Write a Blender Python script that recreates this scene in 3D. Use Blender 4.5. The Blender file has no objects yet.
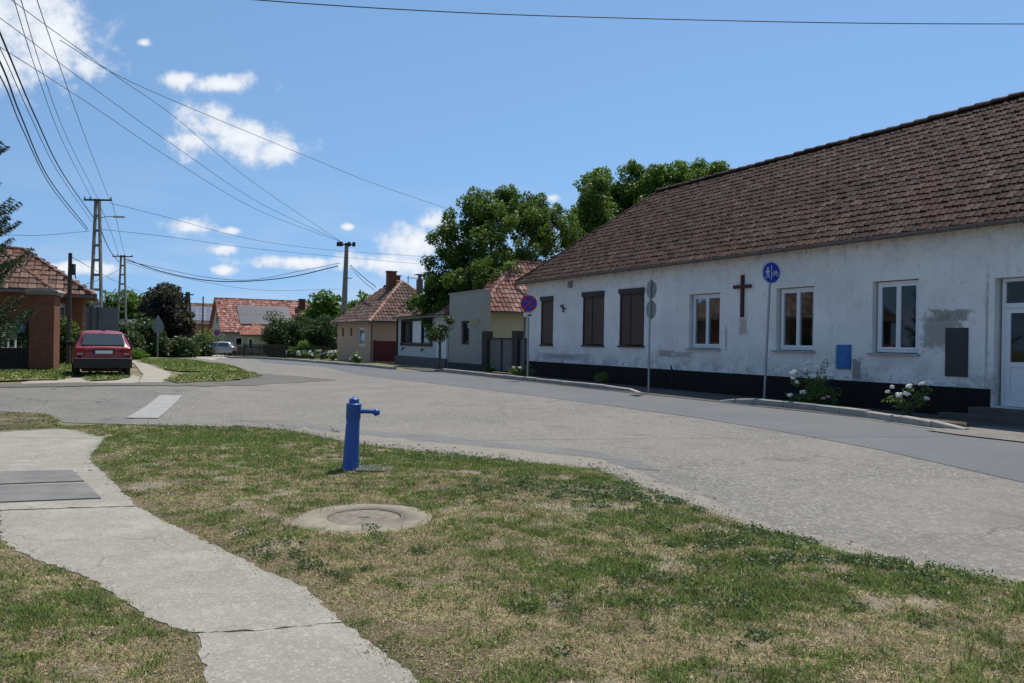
import bpy, math, random
import numpy as np
from mathutils import Vector, Matrix, noise as mnoise
from mathutils.geometry import delaunay_2d_cdt
rad = math.radians
random.seed(7)
S = bpy.context.scene
COL = S.collection

# ------------------------------------------------------------------ camera
TH = rad(0.9)                       # the photographer held the camera slightly tilted
CAM = Vector((0, 0, 1.55))
RX = Vector((math.cos(TH), 0, math.sin(TH)))
UX = Vector((-math.sin(TH), 0, math.cos(TH)))
FX = Vector((0, 1, 0))
cd = bpy.data.cameras.new('camera'); cam = bpy.data.objects.new('camera', cd); COL.objects.link(cam)
cd.sensor_width = 36; cd.lens = 36 * 800 / 1024; cd.clip_end = 3000; cd.clip_start = 0.05
m = Matrix((RX, UX, -FX)).transposed().to_4x4(); m.translation = CAM
cam.matrix_world = m
S.camera = cam

# ------------------------------------------------------------------ light
SUN_EL = 65.0
sdir = Vector((.45, .89, 0)).normalized() * math.cos(rad(SUN_EL)) + Vector((0, 0, math.sin(rad(SUN_EL))))
sl = bpy.data.lights.new('sun', 'SUN'); sl.energy = 4.2; sl.angle = rad(0.5); sl.color = (1, .95, .87)
so = bpy.data.objects.new('sun', sl); COL.objects.link(so)
so.rotation_euler = sdir.to_track_quat('Z', 'Y').to_euler()
S.view_settings.view_transform = 'Standard'; S.view_settings.look = 'None'
S.view_settings.exposure = 0.22; S.view_settings.gamma = 1


def ray(x, y):
    return FX + RX * ((x - 512) / 800) + UX * ((341.5 - y) / 800)


def world():
    w = bpy.data.worlds.new('World'); S.world = w; w.use_nodes = True
    nt = w.node_tree; N = nt.nodes; L = nt.links
    for n in list(N): N.remove(n)
    out = N.new('ShaderNodeOutputWorld'); bg = N.new('ShaderNodeBackground'); bg.inputs['Strength'].default_value = .125
    sky = N.new('ShaderNodeTexSky'); sky.sky_type = 'NISHITA'; sky.sun_disc = False
    sky.sun_elevation = rad(SUN_EL); sky.sun_rotation = math.atan2(sdir.x, sdir.y)
    sky.air_density = 1.05; sky.dust_density = .0; sky.ozone_density = 1.4; sky.altitude = 100
    tc = N.new('ShaderNodeTexCoord')
    lift = N.new('ShaderNodeVectorMath'); lift.operation = 'MULTIPLY_ADD'; lift.inputs[1].default_value = (1, 1, .8); lift.inputs[2].default_value = (0, 0, .24)
    nrm = N.new('ShaderNodeVectorMath'); nrm.operation = 'NORMALIZE'
    L.new(tc.outputs['Generated'], lift.inputs[0]); L.new(lift.outputs[0], nrm.inputs[0]); L.new(nrm.outputs[0], sky.inputs[0])
    sep = N.new('ShaderNodeSeparateXYZ'); L.new(tc.outputs['Generated'], sep.inputs[0])

    def mth(op, a, b=None, clamp=False):
        n = N.new('ShaderNodeMath'); n.operation = op; n.use_clamp = clamp
        for i, v in enumerate((a, b)):
            if v is None: continue
            if isinstance(v, (int, float)): n.inputs[i].default_value = v
            else: L.new(v, n.inputs[i])
        return n.outputs[0]
    yy = mth('MAXIMUM', sep.outputs['Y'], .02)
    u = mth('DIVIDE', sep.outputs['X'], yy); v = mth('DIVIDE', sep.outputs['Z'], yy)
    cmb = N.new('ShaderNodeCombineXYZ'); L.new(u, cmb.inputs[0]); L.new(v, cmb.inputs[1])
    nz = N.new('ShaderNodeTexNoise'); nz.inputs['Scale'].default_value = 20; nz.inputs['Detail'].default_value = 9; nz.inputs['Roughness'].default_value = .60; nz.inputs['Distortion'].default_value = .1
    L.new(cmb.outputs[0], nz.inputs['Vector'])
    nz2 = N.new('ShaderNodeTexNoise'); nz2.inputs['Scale'].default_value = 55; nz2.inputs['Detail'].default_value = 7; nz2.inputs['Roughness'].default_value = .65
    L.new(cmb.outputs[0], nz2.inputs['Vector'])
    blobs = [(10, 25, 80, 48), (50, 35, 60, 44), (92, 66, 26, 18), (10, 62, 90, 32), (-60, 40, 120, 70),
             (220, 84, 42, 11), (182, 80, 18, 8),
             (214, 124, 34, 24), (240, 138, 58, 24), (278, 150, 34, 14), (200, 141, 30, 12),
             (190, 227, 30, 10), (224, 249, 26, 6), (230, 231, 14, 5), (224, 270, 13, 6), (349, 227, 9, 4),
             (432, 222, 20, 12), (415, 243, 45, 22), (380, 264, 60, 12), (300, 262, 70, 7), (552, 198, 10, 5),
             (60, 268, 60, 9), (144, 43, 8, 5)]
    acc = None
    for (px, py, rx, ry) in blobs:
        d = ray(px, py); cu, cv = d.x / d.y, d.z / d.y
        sb = N.new('ShaderNodeVectorMath'); sb.operation = 'SUBTRACT'; L.new(cmb.outputs[0], sb.inputs[0]); sb.inputs[1].default_value = (cu, cv, 0)
        ml = N.new('ShaderNodeVectorMath'); ml.operation = 'MULTIPLY'; L.new(sb.outputs[0], ml.inputs[0]); ml.inputs[1].default_value = (800 / rx / 1.28, 800 / ry / 1.3, 0)
        ln = N.new('ShaderNodeVectorMath'); ln.operation = 'LENGTH'; L.new(ml.outputs[0], ln.inputs[0])
        f = mth('SUBTRACT', 1, ln.outputs['Value'])
        acc = f if acc is None else mth('MAXIMUM', acc, f)
    nn = mth('MULTIPLY', mth('SUBTRACT', nz.outputs[0], .5), 2.1)
    nn2 = mth('MULTIPLY', mth('SUBTRACT', nz2.outputs[0], .5), .9)
    val = mth('ADD', mth('ADD', acc, nn), nn2)
    rp = N.new('ShaderNodeMapRange'); rp.interpolation_type = 'SMOOTHSTEP'
    rp.inputs['From Min'].default_value = .04; rp.inputs['From Max'].default_value = .80; rp.inputs['To Max'].default_value = .93
    L.new(val, rp.inputs['Value'])
    front = mth('GREATER_THAN', sep.outputs['Y'], .03)
    mask = mth('MULTIPLY', rp.outputs[0], front)
    # thin clouds low over the horizon
    nh = N.new('ShaderNodeTexNoise'); nh.inputs['Scale'].default_value = 5; nh.inputs['Detail'].default_value = 6
    mp = N.new('ShaderNodeMapping'); mp.inputs['Scale'].default_value = (1, 1, 5); L.new(tc.outputs['Generated'], mp.inputs[0]); L.new(mp.outputs[0], nh.inputs['Vector'])
    lowr = N.new('ShaderNodeMapRange'); lowr.inputs['From Min'].default_value = .20; lowr.inputs['From Max'].default_value = .02; L.new(sep.outputs['Z'], lowr.inputs['Value'])
    nr = N.new('ShaderNodeMapRange'); nr.inputs['From Min'].default_value = .42; nr.inputs['From Max'].default_value = .75; nr.inputs['To Max'].default_value = .75; L.new(nh.outputs[0], nr.inputs['Value'])
    low = mth('MULTIPLY', lowr.outputs[0], nr.outputs[0])
    mask = mth('MAXIMUM', mask, low)
    shade = N.new('ShaderNodeMix'); shade.data_type = 'RGBA'
    sf = N.new('ShaderNodeMapRange'); sf.inputs['From Min'].default_value = .15; sf.inputs['From Max'].default_value = 1.1; L.new(val, sf.inputs['Value'])
    L.new(sf.outputs[0], shade.inputs['Factor']); shade.inputs['A'].default_value = (4.6, 5.0, 5.7, 1); shade.inputs['B'].default_value = (6.6, 6.8, 7.1, 1)
    tint = N.new('ShaderNodeMix'); tint.data_type = 'RGBA'; tint.blend_type = 'MULTIPLY'; tint.inputs['Factor'].default_value = 1; L.new(sky.outputs[0], tint.inputs['A']); tint.inputs['B'].default_value = (.86, .98, 1.0, 1)
    mx = N.new('ShaderNodeMix'); mx.data_type = 'RGBA'; L.new(mask, mx.inputs['Factor']); L.new(tint.outputs['Result'], mx.inputs['A']); L.new(shade.outputs['Result'], mx.inputs['B'])
    L.new(mx.outputs['Result'], bg.inputs['Color']); L.new(bg.outputs[0], out.inputs[0])


world()
try:
    S.cycles.max_bounces = 6; S.cycles.transparent_max_bounces = 8
except Exception: pass


# ------------------------------------------------------------------ terrain height and ray hits
def sst(t): t = np.clip(t, 0, 1); return t * t * (3 - 2 * t)
def G(x, y):
    return .32 * sst((-x - 6) / 5) * sst((y - 15) / 6) * (1 - sst((y - 33) / 14)) - .4 * sst((y - 55) / 20)
def hit(px, py, off=0.0):
    d = ray(px, py); z = off
    for _ in range(25):
        t = (z - CAM.z) / min(d.z, -1e-4); p = CAM + d * t
        z = .5 * z + .5 * (float(G(p.x, p.y)) + off)
    return p
def atz(px, py, z):
    d = ray(px, py); return CAM + d * ((z - CAM.z) / d.z)
def aty(px, py, y): return CAM + ray(px, py) * y
def H2(pts, off=0.0): return [tuple(hit(a, b, off)[:2]) for a, b in pts]


# ------------------------------------------------------------------ mesh builder
WM = {}
class MB:
    def __init__(s, M=None): s.v = []; s.f = []; s.c = []; s.mi = []; s.sm = []; s.M = M or Matrix.Identity(4); s.usec = False
    def add(s, vs, fs, mi=0, c=None, smooth=False):
        o = len(s.v); M = s.M
        s.v += [M @ Vector(p) for p in vs]
        for f in fs:
            s.f.append([i + o for i in f]); s.mi.append(mi); s.c.append(c if c is not None else .5); s.sm.append(smooth)
        if c is not None: s.usec = True
        return s
    def box(s, x0, x1, y0, y1, z0, z1, mi=0, c=None):
        return s.add([(x0, y0, z0), (x1, y0, z0), (x1, y1, z0), (x0, y1, z0), (x0, y0, z1), (x1, y0, z1), (x1, y1, z1), (x0, y1, z1)],
                     [(0, 3, 2, 1), (4, 5, 6, 7), (0, 1, 5, 4), (1, 2, 6, 5), (2, 3, 7, 6), (3, 0, 4, 7)], mi, c)
    def quad(s, a, b, c_, d, mi=0, c=None): return s.add([a, b, c_, d], [(0, 1, 2, 3)], mi, c)
    def bar(s, a, b, w, h, mi=0, c=None):
        a = Vector(a); b = Vector(b); t = (b - a).normalized(); up = Vector((0, 0, 1)) if abs(t.z) < .95 else Vector((0, 1, 0))
        r = t.cross(up).normalized() * w / 2; u = r.cross(t).normalized() * h / 2
        vs = [a - r - u, a + r - u, a + r + u, a - r + u, b - r - u, b + r - u, b + r + u, b - r + u]
        return s.add(vs, [(0, 3, 2, 1), (4, 5, 6, 7), (0, 1, 5, 4), (1, 2, 6, 5), (2, 3, 7, 6), (3, 0, 4, 7)], mi, c)
    def tube(s, pts, rs, n=8, mi=0, c=None, cap=True):
        pts = [Vector(p) for p in pts]
        if isinstance(rs, (int, float)): rs = [rs] * len(pts)
        vs = []; fs = []; pr = None
        for i, p in enumerate(pts):
            t = (pts[min(i + 1, len(pts) - 1)] - pts[max(i - 1, 0)]).normalized()
            if pr is None:
                ref = Vector((0, 0, 1)) if abs(t.z) < .9 else Vector((1, 0, 0)); r = t.cross(ref).normalized()
            else:
                r = (pr - t * pr.dot(t)).normalized()
            pr = r; u = t.cross(r)
            for k in range(n):
                a = 2 * math.pi * k / n; vs.append(p + (r * math.cos(a) + u * math.sin(a)) * rs[i])
        for i in range(len(pts) - 1):
            for k in range(n):
                k2 = (k + 1) % n; fs.append((i * n + k, i * n + k2, (i + 1) * n + k2, (i + 1) * n + k))
        s.add(vs, fs, mi, c, True)
        if cap:
            s.add(vs[:n], [tuple(range(n))], mi, c); s.add(vs[-n:], [tuple(reversed(range(n)))], mi, c)
        return s
    def lathe(s, prof, n=20, cx=0, cy=0, cz=0, mi=0, c=None):
        vs = []; fs = []
        for (r, z) in prof:
            for k in range(n):
                a = 2 * math.pi * k / n; vs.append((cx + r * math.cos(a), cy + r * math.sin(a), cz + z))
        for i in range(len(prof) - 1):
            for k in range(n):
                k2 = (k + 1) % n; fs.append((i * n + k, i * n + k2, (i + 1) * n + k2, (i + 1) * n + k))
        return s.add(vs, fs, mi, c, True)
    def prism(s, outline, y0, y1, mi=0, c=None):      # outline in x,z extruded along y
        n = len(outline)
        vs = [(x, y0, z) for x, z in outline] + [(x, y1, z) for x, z in outline]
        fs = [tuple(range(n)), tuple(reversed(range(n, 2 * n)))] + [(i, i + n, (i + 1) % n + n, (i + 1) % n) for i in range(n)]
        return s.add(vs, fs, mi, c)
    def ball(s, p, r, n=8, mi=0, c=None, jit=0, sq=(1, 1, 1)):
        vs = []; fs = []; m_ = n // 2
        for i in range(m_ + 1):
            ph = math.pi * i / m_
            for k in range(n):
                a = 2 * math.pi * k / n; rr = r * (1 + random.uniform(-jit, jit))
                vs.append((p[0] + rr * sq[0] * math.sin(ph) * math.cos(a), p[1] + rr * sq[1] * math.sin(ph) * math.sin(a), p[2] + rr * sq[2] * math.cos(ph)))
        for i in range(m_):
            for k in range(n):
                k2 = (k + 1) % n; fs.append((i * n + k, (i + 1) * n + k, (i + 1) * n + k2, i * n + k2))
        return s.add(vs, fs, mi, c, True)
    def build(s, name, mats, parent=None, bevel=0):
        me = bpy.data.meshes.new(name)
        me.from_pydata([tuple(p) for p in s.v], [], s.f)
        for m_ in (mats if isinstance(mats, (list, tuple)) else [mats]): me.materials.append(m_)
        me.polygons.foreach_set('material_index', s.mi); me.polygons.foreach_set('use_smooth', s.sm)
        if s.usec:
            at = me.color_attributes.new('rnd', 'FLOAT_COLOR', 'CORNER')
            tot = np.array([len(f) for f in s.f]); cc = np.repeat(np.array(s.c, dtype=np.float32), tot)
            arr = np.ones((len(cc), 4), dtype=np.float32); arr[:, 0] = cc; arr[:, 1] = cc; arr[:, 2] = cc
            at.data.foreach_set('color', arr.ravel())
        me.validate(); me.update()
        o = bpy.data.objects.new(name, me); COL.objects.link(o)
        if parent: o.parent = parent
        if bevel:
            b = o.modifiers.new('bevel', 'BEVEL'); b.width = bevel; b.segments = 2; b.limit_method = 'ANGLE'
        return o

def np_mesh(name, V, F, k, colors, mat_, parent=None):      # V (n,3), F (m,k)
    me = bpy.data.meshes.new(name)
    me.vertices.add(len(V)); me.vertices.foreach_set('co', V.astype(np.float32).ravel())
    me.loops.add(F.size); me.loops.foreach_set('vertex_index', F.astype(np.int32).ravel())
    me.polygons.add(len(F)); me.polygons.foreach_set('loop_start', np.arange(0, F.size, k, dtype=np.int32))
    me.polygons.foreach_set('loop_total', np.full(len(F), k, dtype=np.int32))
    me.update(calc_edges=True)
    at = me.color_attributes.new('rnd', 'FLOAT_COLOR', 'POINT')
    a = np.ones((len(V), 4), dtype=np.float32); a[:, :3] = colors
    at.data.foreach_set('color', a.ravel())
    me.materials.append(mat_)
    o = bpy.data.objects.new(name, me); COL.objects.link(o)
    if parent: o.parent = parent
    return o

def thing(name, label, cat, loc=(0, 0, 0), rz=0, group=None):
    o = bpy.data.objects.new(name, None); COL.objects.link(o); o.location = loc; o.rotation_euler = (0, 0, rz)
    o.empty_display_size = .2; o['label'] = label; o['category'] = cat
    if group: o['group'] = group
    return o
def tag(o, label, cat, group=None, loc=None, rz=0):
    o['label'] = label; o['category'] = cat
    if group: o['group'] = group
    if loc is not None: o.location = loc; o.rotation_euler = (0, 0, rz)
    return o
def struct(o, kind='structure'): o['kind'] = kind; return o


# ------------------------------------------------------------------ materials
def lin(c): return tuple(((x / 255) / 12.92 if x / 255 <= .04045 else ((x / 255 + .055) / 1.055) ** 2.4) for x in c)
class MT:
    def __init__(s, name, rough=.8, metal=0, spec=.3):
        s.m = bpy.data.materials.new(name); s.m.use_nodes = True; s.t = s.m.node_tree; s.N = s.t.nodes; s.L = s.t.links
        s.b = s.N['Principled BSDF']; s.b.inputs['Roughness'].default_value = rough; s.b.inputs['Metallic'].default_value = metal
        s.b.inputs['Specular IOR Level'].default_value = spec
        s.tc = s.N.new('ShaderNodeTexCoord'); s.obj = s.tc.outputs['Object']
    def noise(s, scale, detail=4, rough=.55, stretch=None, out=0, w=None):
        n = s.N.new('ShaderNodeTexNoise'); n.inputs['Scale'].default_value = scale; n.inputs['Detail'].default_value = detail; n.inputs['Roughness'].default_value = rough
        src = s.obj
        if stretch or w:
            mp = s.N.new('ShaderNodeMapping'); mp.inputs['Scale'].default_value = stretch or (1, 1, 1)
            if w: mp.inputs['Location'].default_value = (w, w * 1.7, w * .3)
            s.L.new(src, mp.inputs[0]); src = mp.outputs[0]
        s.L.new(src, n.inputs['Vector']); return n.outputs[out]
    def mth(s, op, a, b=None, clamp=False):
        n = s.N.new('ShaderNodeMath'); n.operation = op; n.use_clamp = clamp
        for i, v in enumerate((a, b)):
            if v is None: continue
            if isinstance(v, (int, float)): n.inputs[i].default_value = v
            else: s.L.new(v, n.inputs[i])
        return n.outputs[0]
    def rng(s, v, a, b, c=0, d=1):
        n = s.N.new('ShaderNodeMapRange'); n.inputs['From Min'].default_value = a; n.inputs['From Max'].default_value = b
        n.inputs['To Min'].default_value = c; n.inputs['To Max'].default_value = d; s.L.new(v, n.inputs['Value']); return n.outputs[0]
    def mix(s, f, a, b, mode='MIX'):
        n = s.N.new('ShaderNodeMix'); n.data_type = 'RGBA'; n.blend_type = mode
        for k, v in (('Factor', f), ('A', a), ('B', b)):
            if isinstance(v, (int, float)): n.inputs[k].default_value = v
            elif isinstance(v, tuple): n.inputs[k].default_value = (*v[:3], 1)
            else: s.L.new(v, n.inputs[k])
        return n.outputs['Result']
    def attr(s):
        n = s.N.new('ShaderNodeAttribute'); n.attribute_name = 'rnd'; return n
    def color(s, c):
        if isinstance(c, tuple): s.b.inputs['Base Color'].default_value = (*c[:3], 1)
        else: s.L.new(c, s.b.inputs['Base Color'])
        return s
    def bump(s, h, strength=.5, dist=.01):
        n = s.N.new('ShaderNodeBump'); n.inputs['Strength'].default_value = strength; n.inputs['Distance'].default_value = dist
        s.L.new(h, n.inputs['Height']); s.L.new(n.outputs[0], s.b.inputs['Normal']); return s

def simple(name, c1, c2=None, scale=6, rough=.7, metal=0, bump=.2, bd=.005, spec=.3, stretch=None):
    t = MT(name, rough, metal, spec); c2 = c2 or tuple(x * .7 for x in c1)
    n = t.noise(scale, 6, .6, stretch); n2 = t.noise(scale * 6, 3, .5)
    f = t.mth('ADD', t.mth('MULTIPLY', t.rng(n, .3, .7), .75), t.mth('MULTIPLY', n2, .25))
    t.color(t.mix(f, c1, c2))
    if bump: t.bump(n2, bump, bd)
    return t.m

def plaster(name, base, dirt, patches=(), amount=.5, lowz=None, topz=None):
    t = MT(name, .95, 0, .15)
    n1 = t.noise(.8, 6, .6); n2 = t.noise(5, 8, .7, (1, 1, .35)); n3 = t.noise(45, 3, .5)
    c = t.mix(t.rng(n1, .35, .7, 0, .35 * amount), base, dirt)
    c = t.mix(t.mth('MULTIPLY', t.rng(n2, .56, .74, 0, 1, ), amount * .75), c, dirt)
    spots = t.noise(11, 6, .75, (1, 1, .7), w=4)
    c = t.mix(t.rng(spots, .60, .70, 0, amount * .7), c, tuple(x * .55 for x in dirt))
    sep = t.N.new('ShaderNodeSeparateXYZ'); t.L.new(t.obj, sep.inputs[0])
    for (cx, cz, hw, hh, col, sharp) in patches:
        ax = t.mth('DIVIDE', t.mth('ABSOLUTE', t.mth('SUBTRACT', sep.outputs[0], cx)), hw)
        az = t.mth('DIVIDE', t.mth('ABSOLUTE', t.mth('SUBTRACT', sep.outputs[2], cz)), hh)
        d = t.mth('ADD', t.mth('MAXIMUM', ax, az), t.mth('MULTIPLY', t.mth('SUBTRACT', t.noise(6, 9, .8), .5), 2.6))
        c = t.mix(t.rng(d, 1.05, .95 - sharp, 0, .78), c, t.mix(n2, col, tuple(x * .65 for x in col)))
    if lowz:
        lo = t.mth('MULTIPLY', t.rng(sep.outputs[2], lowz + .85, lowz), t.rng(t.noise(1.6, 8, .72, (1, 1, 1.4), w=13), .46, .60)); c = t.mix(t.mth('MULTIPLY', lo, .8), c, (.40, .375, .33))
        lo2 = t.mth('MULTIPLY', t.rng(sep.outputs[2], lowz + .5, lowz), t.rng(t.noise(6, 8, .75, w=15), .52, .62)); c = t.mix(t.mth('MULTIPLY', lo2, .7), c, (.26, .25, .24))
    if topz:
        tp = t.mth('MULTIPLY', t.rng(sep.outputs[2], topz - .9, topz), t.rng(t.noise(4.5, 9, .78, (1, 1, .8), w=17), .50, .60)); c = t.mix(t.mth('MULTIPLY', tp, .75), c, (.30, .29, .27))
    t.color(c)
    h = t.mth('ADD', n3, t.mth('MULTIPLY', n2, 2)); t.bump(h, .5, .012)
    return t.m

def tile_mat(name, dark, mid, light, moss=.0, bump=.5):
    t = MT(name, .9, 0, .2); a = t.attr()
    r = t.N.new('ShaderNodeValToRGB'); e = r.color_ramp.elements
    e[0].position = 0; e[0].color = (*dark, 1); e[1].position = 1; e[1].color = (*light, 1); k = e.new(.5); k.color = (*mid, 1)
    t.L.new(a.outputs['Fac'], r.inputs[0])
    n = t.noise(.45, 5, .6); n2 = t.noise(9, 6, .7)
    c = t.mix(t.rng(n, .4, .65, 0, .45), r.outputs[0], dark)
    c = t.mix(t.rng(n2, .52, .7, 0, .5), c, tuple(x * .5 for x in dark))
    c = t.mix(t.rng(t.noise(.9, 6, .7, w=7), .5, .62, 0, .45), c, tuple(x * y for x, y in zip(mid, (1.35, .95, .85))))
    if moss: c = t.mix(t.rng(t.noise(14, 4, .6, w=3), .6, .72, 0, moss), c, (.30, .27, .22))
    t.color(c); t.bump(n2, bump, .01); return t.m

def brick_mat(name, c1, c2, mortar, scale=1.0, vertical='x'):
    t = MT(name, .9, 0, .2)
    mp = t.N.new('ShaderNodeMapping'); mp.inputs['Rotation'].default_value = (rad(90), 0, 0)
    sep = t.N.new('ShaderNodeSeparateXYZ'); cmb = t.N.new('ShaderNodeCombineXYZ'); t.L.new(t.obj, sep.inputs[0])
    t.L.new(t.mth('ADD', sep.outputs[0], sep.outputs[1]), cmb.inputs[0]); t.L.new(sep.outputs[2], cmb.inputs[1])
    b = t.N.new('ShaderNodeTexBrick'); b.inputs['Scale'].default_value = scale; b.inputs['Color1'].default_value = (*c1, 1); b.inputs['Color2'].default_value = (*c2, 1)
    b.inputs['Mortar'].default_value = (*mortar, 1); b.inputs['Mortar Size'].default_value = .007; b.inputs['Brick Width'].default_value = .25; b.inputs['Row Height'].default_value = .075
    t.L.new(cmb.outputs[0], b.inputs['Vector'])
    n = t.noise(4, 5, .6); t.color(t.mix(t.rng(n, .35, .7, 0, .4), b.outputs[0], tuple(x * .45 for x in c1)))
    t.bump(b.outputs['Fac'], -.4, .01); return t.m

def leaf_mat(name, dark, light, trans=.35):
    t = MT(name, .5, 0, .35); a = t.attr()
    c = t.mix(a.outputs['Fac'], dark, light); t.color(c); t.b.inputs['Roughness'].default_value = .5
    tr = t.N.new('ShaderNodeBsdfTranslucent'); t.L.new(t.mix(.5, c, (.16, .26, .02)), tr.inputs[0])
    mx = t.N.new('ShaderNodeMixShader'); mx.inputs[0].default_value = trans
    t.L.new(t.b.outputs[0], mx.inputs[1]); t.L.new(tr.outputs[0], mx.inputs[2]); t.L.new(mx.outputs[0], t.N['Material Output'].inputs[0])
    return t.m

def rgb_attr_mat(name, rough=.9, trans=.2, nz=None):
    t = MT(name, rough, 0, .15); a = t.attr(); c = a.outputs['Color']
    if nz: c = t.mix(t.rng(t.noise(nz, 6, .7), .3, .7, 0, .55), c, (.06, .05, .035)); t.bump(t.noise(nz * 2, 4, .7), .8, .02)
    t.color(c)
    if trans:
        tr = t.N.new('ShaderNodeBsdfTranslucent'); t.L.new(c, tr.inputs[0])
        mx = t.N.new('ShaderNodeMixShader'); mx.inputs[0].default_value = trans
        t.L.new(t.b.outputs[0], mx.inputs[1]); t.L.new(tr.outputs[0], mx.inputs[2]); t.L.new(mx.outputs[0], t.N['Material Output'].inputs[0])
    return t.m

def glass_mat(name, tint=(.75, .8, .8), refl=.2):
    t = MT(name); g = t.N.new('ShaderNodeBsdfGlossy'); g.inputs['Roughness'].default_value = .03; g.inputs[0].default_value = (.9, .95, 1, 1)
    tp = t.N.new('ShaderNodeBsdfTransparent'); tp.inputs[0].default_value = (*tint, 1)
    fr = t.N.new('ShaderNodeFresnel'); fr.inputs[0].default_value = 1.45
    f = t.mth('MULTIPLY', fr.outputs[0], refl * 3, True)
    mx = t.N.new('ShaderNodeMixShader'); t.L.new(f, mx.inputs[0]); t.L.new(tp.outputs[0], mx.inputs[1]); t.L.new(g.outputs[0], mx.inputs[2])
    t.L.new(mx.outputs[0], t.N['Material Output'].inputs[0]); return t.m

def asphalt(name, c1, c2, stone, cr=.6, patch=.3, grain=1.0):
    t = MT(name, .92, 0, .2)
    big = t.noise(.35, 5, .6); mid = t.noise(3, 6, .65); fine = t.noise(70, 3, .7)
    c = t.mix(t.rng(big, .35, .65), c1, c2)
    c = t.mix(t.rng(mid, .4, .75, 0, patch), c, tuple(x * .72 for x in c1))
    c = t.mix(t.rng(fine, .35, .7, 0, .55), c, tuple(x * .55 for x in c1))
    vc = t.N.new('ShaderNodeTexVoronoi'); vc.inputs['Scale'].default_value = 36; vc.inputs['Randomness'].default_value = 1; t.L.new(t.obj, vc.inputs['Vector'])
    sc_ = t.N.new('ShaderNodeSeparateXYZ'); t.L.new(vc.outputs['Color'], sc_.inputs[0])
    c = t.mix(t.rng(sc_.outputs[0], .0, 1, 0, .38 * grain), c, tuple(x * .4 for x in c1)); c = t.mix(t.rng(sc_.outputs[1], .6, 1, 0, .38 * grain), c, stone)
    gn = t.noise(24, 6, .8, w=21); c = t.mix(t.rng(gn, .42, .60, 0, .36 * grain), c, tuple(x * .55 for x in c1)); wv = t.noise(.5, 4, .6, (1, 1, 1), w=31); c = t.mix(t.rng(wv, .4, .6, 0, .4), c, tuple(x * y for x, y in zip(c1, (1.12, 1.08, 1.0))))
    st_ = t.noise(1.1, 7, .7, (1, 1, 1), w=11); c = t.mix(t.rng(st_, .52, .66, 0, patch * .9), c, tuple(x * .6 for x in c1)); 
    vo = t.N.new('ShaderNodeTexVoronoi'); vo.inputs['Scale'].default_value = 48; t.L.new(t.obj, vo.inputs['Vector'])
    sp = t.rng(vo.outputs['Distance'], .28, .12, 0, .65)
    c = t.mix(t.mth('MULTIPLY', sp, t.rng(t.noise(25, 3, .6), .45, .6)), c, stone)
    if cr:
        mpn = t.N.new('ShaderNodeVectorMath'); mpn.operation = 'ADD'
        nn = t.N.new('ShaderNodeTexNoise'); nn.inputs['Scale'].default_value = 1.5; nn.inputs['Detail'].default_value = 6; t.L.new(t.obj, nn.inputs['Vector'])
        sc = t.N.new('ShaderNodeVectorMath'); sc.operation = 'SCALE'; sc.inputs['Scale'].default_value = 1.3; t.L.new(nn.outputs['Color'], sc.inputs[0])
        t.L.new(t.obj, mpn.inputs[0]); t.L.new(sc.outputs[0], mpn.inputs[1])
        v2 = t.N.new('ShaderNodeTexVoronoi'); v2.feature = 'DISTANCE_TO_EDGE'; v2.inputs['Scale'].default_value = .38; t.L.new(mpn.outputs[0], v2.inputs['Vector'])
        ck = t.mth('MULTIPLY', t.rng(v2.outputs['Distance'], .010, .003, 0, cr), t.rng(t.noise(.6, 2, .5, w=9), .45, .6))
        c = t.mix(ck, c, (.03, .03, .03))
    t.color(c); t.bump(t.mth('ADD', fine, t.mth('MULTIPLY', vo.outputs['Distance'], .7)), .6, .008)
    return t.m

PAL = {}
PAL['road'] = asphalt('old_bleached_asphalt', (.222, .208, .184), (.272, .254, .226), (.52, .49, .44), .4, .5, 1.15)
PAL['lane'] = asphalt('bluish_asphalt', (.150, .154, .160), (.17, .173, .178), (.26, .26, .26), .0, .12, .35)
PAL['side'] = asphalt('side_asphalt', (.20, .19, .168), (.25, .236, .21), (.40, .38, .35), .6, .5)
PAL['dust'] = simple('sandy_dust', (.29, .262, .215), (.19, .17, .14), 5, .95, bump=.6, bd=.01)
PAL['gravel'] = asphalt('dark_gravel', (.15, .14, .125), (.20, .185, .165), (.34, .32, .29), 0, .6)
PAL['pave'] = asphalt('forecourt_surface', (.10, .092, .083), (.14, .13, .115), (.30, .29, .27), .6, .5)
PAL['concrete'] = simple('kerb_concrete', (.40, .38, .335), (.22, .205, .18), 3, .9, bump=.5)
PAL['path'] = simple('dusty_path', (.38, .345, .285), (.28, .25, .20), 2.5, .95, bump=.4)
PAL['paint'] = simple('worn_road_paint', (.35, .34, .32), (.25, .24, .22), 4, .8, bump=.2)

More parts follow.
